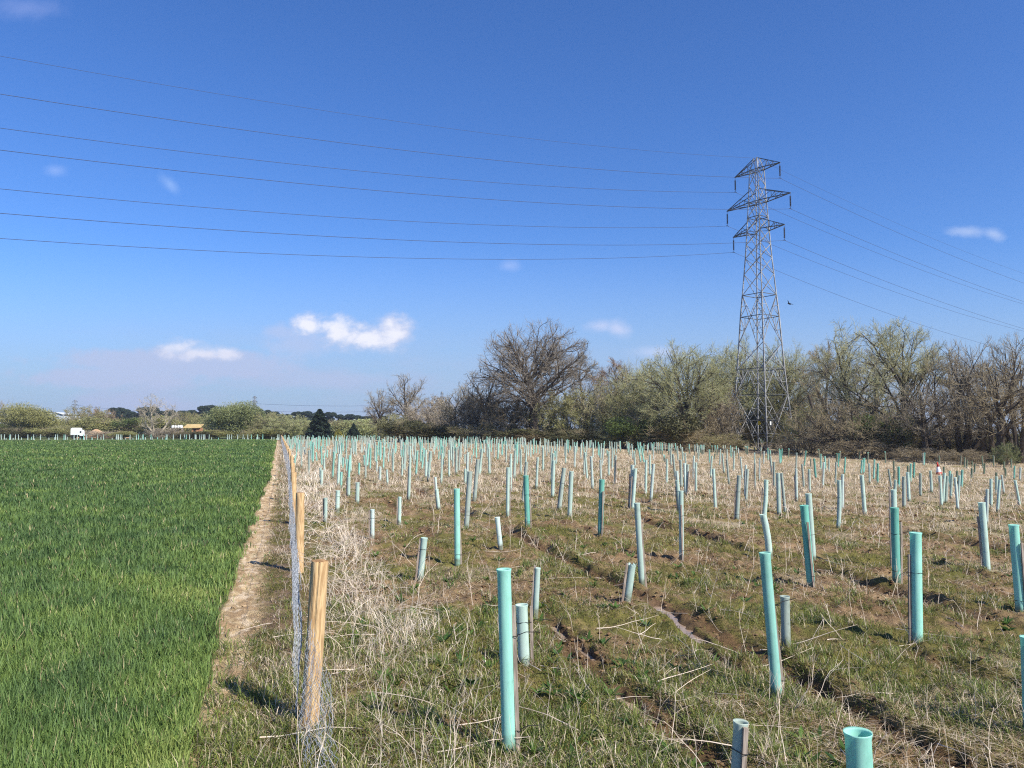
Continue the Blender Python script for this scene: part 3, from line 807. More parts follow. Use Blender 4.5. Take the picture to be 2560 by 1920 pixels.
def make_leafy(seed, H, RX, leaf='green', n=9000, lsize=.16, name='bush', lobes=9, shape='round', twig='brown'):
    """a shrub or conifer: short stems inside, leaf clumps spread through an uneven volume"""
    r = np.random.default_rng(seed); stems = 7
    C = []
    if shape == 'round':
        a = r.random(lobes) * 6.283; rr = np.sqrt(r.random(lobes)) * RX * .62; cz = H * (.25 + .5 * r.random(lobes))
        cen = np.stack([np.cos(a) * rr, np.sin(a) * rr, cz], -1); cen[0] = (0, 0, H * .62)
        rad = np.stack([RX * (.34 + .25 * r.random(lobes))] * 2 + [H * (.22 + .14 * r.random(lobes))], -1)
        idx = r.integers(0, lobes, n); dirs = nrm(r.standard_normal((n, 3))); q = r.random(n) ** .45
        P = cen[idx] + dirs * rad[idx] * q[:, None]
        P = P[P[:, 2] > .05]; P = P[P[:, 2] < H]
        k = (np.sin(P[:, 0] * 2.3 + seed) + np.sin(P[:, 1] * 2.9) + np.sin(P[:, 2] * 2.6 + seed)) > -1.35
        P = P[k]; C = P + r.standard_normal(P.shape) * .05
    elif shape == 'cone':
        t = r.random(n) ** .75; a = r.random(n) * 6.283
        w = RX * (1 - t) ** .8 * (.86 + .16 * np.sin(a * 4 + t * 9)); q = r.random(n) ** .3
        C = np.stack([np.cos(a) * w * q, np.sin(a) * w * q, t * H], -1)
    elif shape == 'spruce':
        tiers = 17; it = r.integers(0, tiers, n); t = (it + .15 * r.random(n)) / tiers
        na = 9; ia = r.integers(0, na, n); a = ia * 6.283 / na + it * 1.9 + r.standard_normal(n) * .13
        w = RX * (1 - t) ** .75 * (.72 + .34 * np.sin(ia * 2.1 + it * 1.3)) ; q = r.random(n) ** .6
        C = np.stack([np.cos(a) * w * q, np.sin(a) * w * q, H * (.06 + .94 * t) - w * q * .25 + .18 * w * q ** 2 + r.standard_normal(n) * .14], -1)
    elif shape == 'pine':
        lob = 13; a = r.random(lob) * 6.283; rr = np.sqrt(r.random(lob)) * RX * .75; cz = H * (.50 + .42 * r.random(lob))
        cen = np.stack([np.cos(a) * rr, np.sin(a) * rr, cz], -1); cen[0] = (0, 0, H * .9)
        idx = r.integers(0, lob, n); dirs = nrm(r.standard_normal((n, 3)))
        C = cen[idx] + dirs * np.array([RX * .38, RX * .38, H * .085]) * (r.random(n) ** .4)[:, None]
    v, q = leaves_np(r, C, lsize)
    # stems
    a = r.random(stems) * 6.283; sp = .15 + .5 * r.random(stems)
    if shape in ('cone', 'spruce', 'pine'):
        T = grow(r, np.zeros((1, 3)), np.array([[0, 0, 1.0]]), np.array([H * .93]), 6, .03, .1); R0 = np.array([H * .02])
    else:
        T = grow(r, np.zeros((stems, 3)), np.stack([np.cos(a) * sp, np.sin(a) * sp, 1 + 0 * a], -1), np.full(stems, H * .6), 5, .15, .05); R0 = np.full(stems, H * .012)
    tv, tq = tubes_np(T, R0, R0 * .3, 6)
    root = empty(name, (0, 0, 0))
    link('trunk' if len(T) == 1 else 'stems', quads('stem', [(tv, tq, 0)], [BK['dark']]), root)
    ch = [(v, q, 0)]
    mats = [LF[leaf]]
    if shape == 'round':
        P2, D2, L2, r2, _ = spawn(r, T, np.full(stems, H * .6), R0, 26, .2, 1, .8, .3, .75, .2)
        tw = grow(r, P2, D2, L2, 4, .2, .12); v2, q2 = tubes_np(tw, np.full(len(tw), .02), np.full(len(tw), .008), 3); ch.append((v2, q2, 1)); mats.append(TW[twig])
        P3, D3, L3, r3, _ = spawn(r, tw, L2, np.full(len(tw), .02), 8, .3, 1, .6, .3, .55, .2)
        tw = grow(r, P3, D3, L3, 3, .2, .12); v2, q2 = tubes_np(tw, np.full(len(tw), .014), np.full(len(tw), .007), 3); ch.append((v2, q2, 1))
    link('crown', quads('crown', ch, mats), root)
    root['_ls'] = 0
    root['_h'] = float(np.percentile(v[:, 2], 99.5)); root['_w'] = float((np.percentile(v[:, 0], 99) - np.percentile(v[:, 0], 1)) / 2)
    return root


USED = set()


def place(proto, px, Y, ytop, hw, label, cat, group=None, rz=None, twig=None, leaf=None, sink=0.0, tilt=None, name=None):
    """stand a plant at bearing px and distance Y, its top at row ytop and half width hw in photograph pixels"""
    X = at(px, 1080, Y).x; z = float(ground(X, Y))
    top = at(px, ytop, Y).z; h = top - z; w = hw * Y / F
    if proto.name in USED:
        root = proto.copy(); COL.objects.link(root)
        for c in list(proto.children):
            d = c.copy(); COL.objects.link(d); d.parent = root
    else:
        root = proto; USED.add(proto.name)
    if name: root.name = name
    sxy = w / proto['_w']; sz = (h + sink) / proto['_h']
    root.location = (X, Y, z - .05 - sink); root.scale = (sxy, sxy, sz)
    root.rotation_euler = (tilt[0] if tilt else 0, tilt[1] if tilt else 0, random.random() * 6.28 if rz is None else rz)
    for c in root.children:
        if c.name.startswith('crown'):
            ls = root.get('_ls', 1)
            for i, mm in ((1 - ls, twig and TW[twig]), (ls, leaf and LF[leaf])):
                if mm and i < len(c.material_slots):
                    c.material_slots[i].link = 'OBJECT'; c.material_slots[i].material = mm
    if 'group' in root: del root['group']
    return tag(root, label, cat, group)

# ------------------------------------------------------------------ pylon
PY = 122.0
PC = Vector((39.6, PY, 0)); PC.z = float(ground(PC.x, PC.y))
AD = Vector((0.575, -0.818, 0)); BD = Vector((0.818, 0.575, 0))          # along the arms, along the line


def pylon(name, thick=1.0, detail=True, wid=1.0):
    """lattice tower in its own frame: x along the arms, y along the line, z up from the ground (h 47.4)"""
    root = empty(name, (0, 0, 0))
    g = 0.9
    prof = [(0, 6.9), (5.0, 6.3), (9.0, 5.65), (13.1, 5.1), (17.2, 4.65), (21.5, 4.2), (25.0, 3.7), (28.4, 3.25), (31.0, 2.9), (33.2, 2.65), (35.4, 2.45),
            (37.6, 2.25), (40.1, 2.0), (42.8, 1.8), (45.4, 1.6), (47.4, .62)]
    for i, (z, s) in enumerate(prof): prof[i] = (z, s * wid)
    cor = [(-1, -1), (1, -1), (1, 1), (-1, 1)]
    P = lambda i, k: Vector((cor[k % 4][0] * prof[i][1] / 2, cor[k % 4][1] * prof[i][1] / 2, prof[i][0]))
    legs = MB(); br = MB(); hzs = {}
    for k in range(4):
        for i in range(len(prof) - 1):
            w = (.17 if i < 6 else .135 if i < 11 else .11) * thick
            legs.bar(P(i, k), P(i + 1, k), w)
        for i in range(len(prof) - 1):
            a, b, c, d = P(i, k), P(i, k + 1), P(i + 1, k), P(i + 1, k + 1); w = (.08 if i < 6 else .075) * thick
            if i >= 14:
                br.bar(a, d, w); continue
            if i < 6 and i not in (3,):
                # K panels with secondary bracing
                if i % 2 == 0:
                    m = (c + d) / 2; br.bar(a, m, w); br.bar(b, m, w)
                    if detail:
                        for s0, s1, s2 in ((a, c, m), (b, d, m)):
                            q = (s0 + m) / 2; l = (s0 + s1) / 2
                            br.bar(l, q, w * .7); br.bar(q, s1, w * .7); br.bar(q, (s1 + m) / 2, w * .6)
                else:
                    m = (a + b) / 2; br.bar(c, m, w); br.bar(d, m, w)
                    if detail:
                        for s0, s1 in ((c, a), (d, b)):
                            q = (s0 + m) / 2; l = (s0 + s1) / 2
                            br.bar(l, q, w * .7); br.bar(q, s1, w * .7)
            else:
                br.bar(a, d, w); br.bar(b, c, w)
        for i in (1, 2, 3, 5, 6, 11, 12, 14):
            hzs.setdefault(i, MB()).bar(P(i, k), P(i, k + 1), .10 * thick)
        if detail and k == 0:
            for z in np.arange(3.2, 45, .45):          # step bolts up one leg
                i = max(j for j in range(len(prof)) if prof[j][0] <= z); j = min(i + 1, len(prof) - 1)
                t = (z - prof[i][0]) / (prof[j][0] - prof[i][0]); p = P(i, 1).lerp(P(j, 1), t); br.bar(p, p + Vector((.18, -.0, 0)), .025)
    legs.build('leg_frame', M['steel'], root); br.build('bracing', M['steel'], root); 
    for q in hzs.values(): q.build('horizontal_frame', M['darksteel'], root)
    tips = []
    for z, L, up, ww in ((35.4, 4.95, 1.75, 2.45), (40.1, 6.15, 1.95, 2.0), (45.4, 4.4, 2.0, 1.6)):
        for sx in (1, -1):
            m = MB(); ww2 = ww * wid; tip = Vector((sx * L, 0, z)); w = .10 * thick
            for sy in (-1, 1):
                b0 = Vector((sx * ww2 / 2, sy * ww2 / 2, z)); top = Vector((sx * ww2 * .42, sy * ww2 * .42, z + up)) if z < 45 else Vector((sx * .2, sy * .3, 47.4))
                m.bar(b0, tip, w * 1.25); m.bar(top, tip, w)
                m.bar(b0.lerp(tip, .4), top.lerp(tip, .4), w * .6); m.bar(b0.lerp(tip, .68), top.lerp(tip, .68), w * .5); m.bar(b0, top.lerp(tip, .4), w * .6)
                m.bar(b0.lerp(tip, .4), top.lerp(tip, .68), w * .5)
            for t0, t1 in ((0, .33), (.33, .6)):
                a = Vector((sx * ww2 / 2, ww2 / 2, z)).lerp(tip, t0); b = Vector((sx * ww2 / 2, -ww2 / 2, z)).lerp(tip, t1); m.bar(a, b, w * .6)
            m.bar(Vector((-sx * ww2 / 2, ww2 / 2, z)), Vector((sx * ww2 / 2, -ww2 / 2, z)), w * .6)
            m.build('crossarm', M['darksteel'], root)
            ins = MB(); x = sx * (L - .08)
            ins.tube([(x, 0, z), (x, 0, z - .5)], .03, 5, 0)
            prof_i = []
            for j in range(14):
                zz = z - .5 - j * .115
                prof_i += [(.055, zz), (.15 * (1 if detail else 1.3), zz - .045), (.055, zz - .085)]
            ins.lathe(prof_i, 10, (x, 0, 0), 0, close=True)
            ins.tube([(x, 0, z - 2.1), (x, 0, z - 2.5)], .035, 5, 0)
            ins.bar((x, -.35, z - 2.5), (x, .35, z - 2.5), .05); ins.bar((x, -.22, z - 2.13), (x, .22, z - 2.13), .03)
            ins.build('insulator', M['insul'], root)
            tips.append((x, z - 2.52))
    return root, tips


pyl, TIPS = pylon('electricity_pylon')
pyl.location = (PC.x, PC.y, PC.z - .0); pyl.rotation_euler = (0, 0, math.atan2(AD.y, AD.x))
tag(pyl, 'tall galvanised lattice pylon standing in front of the bare trees', 'pylon')
# signs and guards on the lower frame
for (lx, ly), mt, nm, w, h in (((1.9, -3.17), 'yellow', 'warning_sign', .42, .62), ((-1.7, -3.17), 'yellow', 'warning_sign', .34, .5), ((3.17, -2.2), 'white', 'number_plate', .34, .55)):
    m = MB()
    if abs(ly) > 3.1: m.box(lx - w / 2, ly - .06, 4.2, lx + w / 2, ly - .03, 4.2 + h)
    else: m.box(lx + .03, ly - w / 2, 4.2, lx + .06, ly + w / 2, 4.2 + h)
    m.build(nm, M[mt], pyl)
gd = MB()
for k, (sx, sy) in enumerate(((-1, -1), (1, -1), (1, 1), (-1, 1))):
    a = Vector((sx * 3.4, sy * 3.4, 2.7)); b = Vector((-sy * 3.4, sx * 3.4, 2.7)); gd.bar(a * 1.07, b * 1.07, .05)
    gd.bar(Vector((sx * 3.5, sy * 3.5, 2.5)), Vector((sx * 4.2, sy * 4.2, 3.0)), .05)
gd.build('climbing_guard', M['steel'], pyl)


def local(x, z):
    return PC + AD * x + Vector((0, 0, z))


def wire_pts(A, dirv, Y_px, Y_row, L):
    """from the clamp A along dirv, sagging so that the cable crosses photograph column Y_px at row Y_row"""
    k = (Y_px - 1280) / F
    # find s where the cable is seen at that column; first guess ignores height
    s = 90.0; S_ = 10.0
    for _ in range(30):
        zz = A.z - 4 * S_ * (s / L) * (1 - s / L)
        # camera-space depth = y*CP + (z-CAMZ)*SP
        f = lambda s_: (A.x + dirv.x * s_) - k * ((A.y + dirv.y * s_) * CP + (zz - CAMZ) * SP)
        lo, hi = 1.0, 280.0
        for _ in range(40):
            m = (lo + hi) / 2
            if f(lo) * f(m) <= 0: hi = m
            else: lo = m
        s = lo; p = A + dirv * s
        d = ray(Y_px, Y_row); zt = CAMZ + d[2] / d[1] * p.y
        S_ = (A.z - zt) / (4 * (s / L) * (1 - s / L))
    return [Vector((A.x + dirv.x * q, A.y + dirv.y * q, A.z - 4 * S_ * (q / L) * (1 - q / L))) for q in np.linspace(0, L, 90)]


LD = Vector((-.83, -.557, 0)); RD = Vector((.83, .557, 0))
apexL = local(0, 47.4)
specs = [(TIPS[4], 235, 708, 'second highest, slung under the top right crossarm'), (TIPS[5], 320, 760.5, 'slung under the top left crossarm'),
         (TIPS[2], 375, 754, 'slung under the widest right crossarm'), (TIPS[3], 472, 828, 'slung under the widest left crossarm'),
         (TIPS[0], 533, 822, 'slung under the lowest right crossarm'), (TIPS[1], 596, 885, 'lowest of all, slung under the lowest left crossarm')]
for (tx, tz), yl, yr, where in specs:
    A = local(tx, tz)
    pl = wire_pts(A, LD, 0, yl, 300); pr = wire_pts(A, RD, 2560, yr, 300)
    o = MB().tube(list(reversed(pl)) + pr[1:], .026, 4).build('power_line', M['cable'])
    tag(o, 'dark overhead cable ' + where, 'power line', 'overhead cables strung from the pylon')
pl = wire_pts(apexL, LD, 0, 140, 300); pr = wire_pts(apexL, RD, 2560, 684, 300)
o = MB().tube(list(reversed(pl)) + pr[1:], .018, 4).build('power_line', M['cable'])
tag(o, 'thin faint earth cable running over the very peak of the pylon', 'power line', 'overhead cables strung from the pylon')

# distant pylons and their cables
far_specs = [(188, 1040, 1000, 'faint distant pylon above the russet tree on the left'), (637, 1040, 990, 'faint distant pylon behind the round green willow'),
             (1105, 1020, 979, 'tiny far pylon tip above the grey scrub')]
fp, ftips = pylon('distant_pylon', 2.0, False)
fps = []
for i, (px, Y, ytop, lab) in enumerate(far_specs):
    if i == 0: r_ = fp
    else:
        r_ = fp.copy(); COL.objects.link(r_)
        for c in list(fp.children):
            q = c.copy(); COL.objects.link(q); q.parent = r_
    p = at(px, ytop, Y); k = (p.z - float(base(p.x, p.y))) / 47.4
    r_.location = (p.x, p.y, p.z - 47.4 * k); r_.scale = (k, k, k); r_.rotation_euler = (0, 0, math.radians(72))
    tag(r_, lab, 'pylon', 'far pylons on the horizon'); fps.append((p, k))
pairs = [((0, -1), (at(0, 1012, 1000), None)), ]
for j, (row_a, row_m, row_b, nm) in enumerate(((1009, 1015, 1007, 'faint upper'), (1027, 1030, 1021, 'faint lower'))):
    a = at(637, row_a, 1040); b = at(1105, row_b, 1020); m_ = at(860, row_m, 1030)
    pts = []
    for t in np.linspace(0, 1, 30):
        p = a.lerp(b, t); mid = (a.z + b.z) / 2; p.z -= 4 * t * (1 - t) * (mid - m_.z); pts.append(p)
    tag(MB().tube(pts, .16, 4).build('power_line', M['cable']), nm + ' far cable hanging right of the pylon behind the willow', 'power line', 'far cables on the horizon')
a = at(188, 1012, 1000 + 40); b = at(637, 1008, 1040); pts = []
for t in np.linspace(0, 1, 30):
    p = a.lerp(b, t); p.z -= 4 * t * (1 - t) * 9.5; pts.append(p)
tag(MB().tube(pts, .13, 4).build('power_line', M['cable']), 'faint far cable hanging between the two small pylons on the left', 'power line', 'far cables on the horizon')

# ------------------------------------------------------------------ rabbit fence
fence = empty('wire_fence', (float(xf(5.67)), 5.67, float(ground(float(xf(5.67)), 5.67))))
tag(fence, 'round wooden posts and rabbit netting between wheat and tree tubes', 'fence')
F0 = fence.location.copy()


def post_mesh(seed, h, r, near):
    r_ = random.Random(seed); m = MB(); ph = r_.random() * 6
    n = 48 if near else 12
    groove = [r_.random() * 6.28 for _ in range(3)]

    def jt(i, k):
        a = 2 * math.pi * k / n; v = 1 + .03 * math.sin(a * 2 + ph) + .02 * math.sin(a * 5 + i * .7)
        for q, g in enumerate(groove):
            dd = abs((a - g - .05 * math.sin(i * .9 + q) + math.pi) % (2 * math.pi) - math.pi)
            if dd < .16 and near: v -= .22 * (1 - dd / .16)
        return v
    zs = [-.15] + [h * t for t in np.linspace(0, .985, 16 if near else 5)] + [h]
    prof = [(r * (1.03 - .05 * z / h), z) for z in zs[:-1]] + [(r * .93, h)]
    m.lathe(prof, n, jitter=jt)
    side = len(m.f); prof2 = [(r * .93, h), (r * .6, h + .006), (r * .2, h + .002)]
    m.lathe(prof2, n, jitter=jt if near else None, mi=1); m.f.append(tuple(len(m.v) - n + k for k in range(n))); m.m.append(1); m.sm.append(False)
    return m


k = 0; yy = 5.67
post_far = None
while yy < 172:
    x = float(xf(yy)) + (.03 * math.sin(k * 2.3)); z = float(ground(x, yy)); h = 1.15 * (1 + .02 * math.sin(k * 1.7))
    if k < 5:
        o = post_mesh(k, h + .02, .064 + .004 * math.sin(k), True).build('post', [M['post'], M['postend']], fence)
    else:
        if post_far is None: post_far = post_mesh(77, 1.15, .062, False).mesh('post', [M['post'], M['postend']])
        o = link('post', post_far, fence)
    o.location = Vector((x, yy, z)) - F0; o.rotation_euler = (.02 * math.sin(k * 3), .018 * math.cos(k * 2.1) + (.03 if k == 0 else 0), k * 1.3)
    k += 1; yy += 5.95 + .15 * math.sin(k * 1.9)
# netting: zigzag wires that meet and part like hexagonal mesh, hung on the wheat side
V = []; Q = []; off = 0
segs = [(5.67, 17.6, .042), (17.6, 41, .075), (41, 95, .16), (95, 170, .34)]
for y0, y1, cell in segs:
    nx = int((y1 - y0) / cell); nz_ = int(.98 / (cell * .62)) + 1; wr = .0011 * max(1, cell / .034) ** .8
    i = np.arange(nx)[:, None]; j = np.arange(nz_ + 1)[None, :]
    s = y0 + (i + .5 + .24 * np.where((i + j) % 2 == 0, 1, -1)) * cell + 0 * j
    zz = j * cell * .62 + 0 * i
    sagy = .05 * np.sin((s - 5.67) / 5.95 * np.pi) ** 2
    X = xf(s) - .075 - .05 * (vn(s, zz * 3, .8, 1) - .3) - .02 * (vn(s, zz, .15, 2) - .5) - .05 * np.clip(.25 - zz, 0, 1)
    PL = np.stack([X, s, ground(X, s) + zz * (1 - sagy)], -1)
    nP = PL.shape[1]
    v, q = tubes_np(PL, np.full(nx, wr), np.full(nx, wr), 3); V.append(v); Q.append(q + off); off += len(v)
    for zt in (.0, .96):
        ys = np.linspace(y0, y1, 60); X = xf(ys) - .075; zl = ground(X, ys) + zt * (1 - .05 * np.sin((ys - 5.67) / 5.95 * np.pi) ** 2)
        v, q = tubes_np(np.stack([X, ys, zl], -1)[None], np.array([wr * 1.6]), np.array([wr * 1.6]), 3); V.append(v); Q.append(q + off); off += len(v)
# the loose end, slumped round the first post towards the camera
r_ = np.random.default_rng(5); ns = 26
tt = np.linspace(0, 1, ns); top = np.stack([-1.535 + .08 + .16 * tt, 5.60 - .06 * np.sin(tt * 3.14), .78 - .42 * tt + .05 * r_.standard_normal(ns)], -1)
bot = np.stack([-1.52 + .09 + .46 * tt + .02 * r_.standard_normal(ns), 5.45 - .95 * np.sqrt(tt) + .05 * r_.standard_normal(ns), .03 + .03 * r_.random(ns)], -1)
K = 22; s = np.linspace(0, 1, K)[None, :, None]
PL = top[:, None] * (1 - s) + bot[:, None] * s
PL[:, :, 2] -= (.12 * np.sin(np.pi * s[..., 0])) * .6
zig = .010 * np.where((np.arange(ns)[:, None] + np.arange(K)[None]) % 2 == 0, 1, -1)
PL[:, :, 0] += zig + .006 * r_.standard_normal((ns, K)); PL[:, :, 1] += .02 * r_.standard_normal((ns, K))
PL[:, :, 2] += ground(PL[:, :, 0], PL[:, :, 1])
v, q = tubes_np(PL, np.full(ns, .0015), np.full(ns, .0015), 3); V.append(v); Q.append(q + off); off += len(v)
V = np.concatenate(V) - np.array(F0)[None]; Q = np.concatenate(Q)
link('netting', mesh_np('netting', V, Q, np.arange(len(Q)) * 4, [M['wire']]), fence)

# ------------------------------------------------------------------ tree tubes
# rows: top x, top y, foot x, foot y, width, tone, stake side, label  -- in the frame of a crop (ox, oy, scale)
K1 = .25316; K3 = .19892; K5 = .3888
T_ = []


def rows(ox, oy, k, txt):
    for ln in txt.strip().splitlines():
        a, _, lab = ln.partition('|'); a = a.split()
        x0, y0, x1, y1, w = map(float, a[:5]); tone = a[5] if len(a) > 5 else 'p'; st = a[6] if len(a) > 6 else random.choice('lrbb')
        T_.append(dict(x0=ox + x0 * k, y0=oy + y0 * k, x1=ox + x1 * k, y1=oy + y1 * k, w=w * k, tone=tone, st=st, lab=lab.strip() or None))


rows(0, 0, 1, '''
1259.6 1422 1273 1901 34 m r | tall mint tube alone in the foreground with its stake showing on the right
1304 1511 1311 1673 29 p r | short pale tube just behind the foreground mint tube, stake on its right
1344 1419 1338 1537 12.5 p l | short narrow pale tube with a brown stake rising left of it, centre
1912 1381 1943 1742 26 m r | leaning mint tube with black ties to a stake on its right
1962 1490 1966 1640 22 g n | short grey tube peeping out behind the leaning mint tube
1852 1803 1838 2062 34 g f | short grey tube with a flat stake on its front at the lower edge
2144 1829 2168 2260 84 m n | big open-mouthed mint tube cut off by the lower edge
2289 1331 2293 1613 27 m l | thick mint tube standing alone on the right with a small stake left
2236 1269 2242 1469 20 s r | deep mint tube with a long stake on its right, in front of a paler one
2233 1221 2238 1425 15 p l | pale tube rising directly behind the deep mint tube on the right
2454 1256 2468 1430 16 p l | slightly leaning pale tube with a thin stake along its left
2534 1312 2552 1537 23 m f | mint tube near the right edge with a stake on its front
2572 1592 2580 1840 36 m n | mint tube cut in half by the right edge of the picture
2010 1263 2028 1470 20 s f | deep mint tube with a stake crossing its front, right of centre
2021 1234 2033 1402 15 p n | pale tube close behind the deep mint tube right of centre
1918 1494 1919 1495 1 x n
''')
T_.pop()
rows(680, 1080, K1, '''
492 378 490 552 28 p
515 260 516 375 26 g
530 143 528 245 18
686 215 684 330 18
735 215 722 318 16
758 445 755 630 34 p
845 498 842 708 42 p n
650 578 645 805 42 p
530 650 528 900 36 p l
992 765 992 1060 40 w l | short whitish tube with a grey stake on its left, centre left
1262 640 1257 900 34 p l
1067 342 1067 495 26 w
1135 372 1143 530 22 p
1037 290 1035 410 14 w
1612 445 1628 640 24 w
1625 565 1650 785 36 p l
1505 1043 1463 1475 62 p l | short pale tube leaning right with its stake along the left side
1825 560 1832 1320 58 m r | bright mint tube with a thin stake on its right, left of centre
1955 390 1918 950 50 g n | grey tube leaning right close behind the bright mint tube
2032 270 1998 690 40 g
1365 122 1362 400 20 p
1364 258 1350 665 28 p
1312 120 1308 390 22 p
1520 175 1520 450 24 p
1567 190 1540 500 27 p
1415 105 1415 285 18 p
1468 92 1468 305 18 m
409 60 403 308 22 m
387 170 387 280 14 w
622 88 622 275 18
664 90 652 210 16
957 110 938 345 24 m
910 145 926 235 16 w
1018 85 1018 300 22
1067 85 1070 280 22 m
1148 205 1150 300 14
883 130 880 205 14 w
1160 110 1154 220 18
1187 120 1172 245 18
1275 65 1270 240 18 w
1664 65 1668 240 18 m
1690 60 1683 215 18
1745 80 1755 230 14
1762 90 1772 295 18
1820 150 1820 425 24
1856 140 1846 380 18 g
1938 200 1916 495 24
2076 165 2046 445 24
2145 160 2149 410 22 w
2010 50 2020 265 22 m
2058 70 2050 210 16
345 40 345 165 13
438 40 438 170 13 m
455 40 455 170 11
''')
rows(1200, 1080, K1, '''
170 840 205 1165 48 w n | short whitish tube leaning left, near the middle
278 350 272 835 36 p
305 215 300 605 26 p
346 185 338 468 26 p
403 170 403 435 20
460 130 450 330 22
460 295 425 695 34 g
453 430 472 1000 52 s r | deep green tube with a thin stake on its right, centre
570 250 556 575 24
622 150 622 400 22
728 280 716 655 34 p
830 355 782 775 40 g | grey-green tube leaning strongly right, left one of a pair
903 388 884 860 44 p n | straight pale tube, right one of the leaning pair
724 210 705 500 26 p
1036 200 1060 480 22
1028 205 1028 435 14
1097 240 1113 555 26 w
1188 275 1195 480 22 w
1270 190 1272 440 22
1340 230 1333 520 26 g f
1307 155 1307 370 22
1204 470 1188 1050 54 s f | deep green tube with the stake up its front, centre
1507 325 1488 760 36 w l
1535 360 1506 765 36 p
1550 700 1600 1545 58 p r | tall pale tube leaning left with a stake on its right, beside a short one
1505 1290 1455 1715 72 p l | short stout tube with a torn rim leaning right against a stake
1523 190 1532 340 18
1640 275 1636 610 26
1676 225 1682 430 22
1714 315 1688 690 30 w
1845 265 1844 515 22
1906 220 1930 470 22 g
1943 385 1962 620 32 w
1945 475 1975 800 36 p
1985 580 1990 1255 46 p f | pale green tube with stake and two black ties up its front
1980 275 1990 560 30 g
2020 310 2030 640 26 w
2052 320 2042 655 28 g f
2130 300 2132 610 22
2112 235 2106 480 18 w
2028 205 2032 330 26 p
848 115 845 315 20 p
937 140 934 360 20 w
760 100 752 320 18
708 155 698 385 22 p
500 85 500 260 18
523 65 534 205 16 m
255 70 260 300 16
85 130 94 420 24 p
70 80 72 260 16
188 65 184 220 15
14 170 2 430 22
675 70 680 210 13
643 60 645 190 13
875 75 871 210 13 m
1168 85 1170 240 14 m
1199 110 1190 280 15
1217 160 1207 340 16 w
1115 80 1115 260 14
1052 80 1046 200 13
1280 90 1278 190 14
1300 95 1303 200 14
1385 85 1385 200 14 m
1330 95 1325 230 14
1350 100 1347 220 14
1448 90 1456 190 13
1474 110 1482 240 14
1494 90 1512 270 14
1553 90 1588 300 15 m
1592 130 1622 310 16 m
1576 100 1590 230 13 m
1718 95 1710 215 14 m
1745 100 1745 210 12
1762 100 1765 215 12
1802 105 1800 225 14 m
1785 102 1785 215 12 m
1866 110 1862 230 14 m
1882 170 1890 335 16
1928 110 1938 220 14 m
1948 140 1957 290 16
1996 150 2006 290 18
1978 120 1986 210 14
2065 120 2065 215 13 m
2143 120 2143 220 12
2176 130 2174 210 12 m
2120 125 2120 235 12
2200 130 2200 230 13
''')
rows(1700, 1080, K3, '''
420 462 445 965 38 p
402 300 386 580 22 p
205 385 202 775 22 p
178 305 170 570 20 w
100 410 88 830 26 g f
742 545 715 1120 52 g l | grey-green tube leaning right with a dark stake on its left, under the pylon
850 465 828 880 34 g
828 415 815 800 24 w
588 345 616 660 26 g r
760 310 788 595 20 w
532 270 556 515 20
682 200 674 505 20
936 260 942 520 18
940 390 948 730 20 g
1000 325 997 620 20 w
1135 300 1158 530 28 p
1180 375 1184 695 30 g l
1232 515 1244 1045 50 p | thick pale tube, left one of two crossing under the pylon
1275 515 1325 1000 36 g | grey-green tube leaning left, right one of two under the pylon
1082 600 1048 1130 54 p l | pale tube leaning right behind a bent mint tube
1042 1035 1125 1610 84 p n | bent mint tube curving left between two others, right of centre
1465 260 1458 500 26 g
1458 460 1468 875 32 w
1535 405 1560 740 26 g
1584 235 1560 430 30 s
1622 465 1633 770 30 p
1640 330 1640 460 14
1685 335 1707 590 26 s
1742 215 1752 330 13 m
1770 275 1772 480 16 m
1820 305 1830 490 26 m
1808 380 1797 705 24 w
1872 335 1872 525 16
1963 375 1953 665 22 g
1970 265 1968 400 24 s
1995 270 1988 450 24 s
2012 240 2012 370 14
2078 315 2066 525 18 s
2044 530 2038 975 36 w r
1998 605 1988 1205 50 p | tall pale tube with its foot in straw, right of the bent one
1247 210 1256 400 18 m
1282 210 1270 390 18 s
1263 225 1263 400 14 s
1368 205 1360 325 20 m
1540 215 1545 300 13
1103 200 1107 360 26 m
1134 230 1128 380 22 m
1056 240 1052 410 16 w
1018 195 1010 330 22
933 185 935 250 16 m
818 175 826 270 13 m
850 175 850 290 13 s
836 178 838 280 12
707 175 703 300 16 m
633 170 642 330 16 m
656 190 654 330 16
508 215 498 430 16
540 170 552 280 20 w
370 220 373 400 24 m
430 165 432 260 14 m
400 165 402 260 14 m
215 155 217 260 14 m
300 160 300 280 15 m
262 160 262 270 14 m
''')
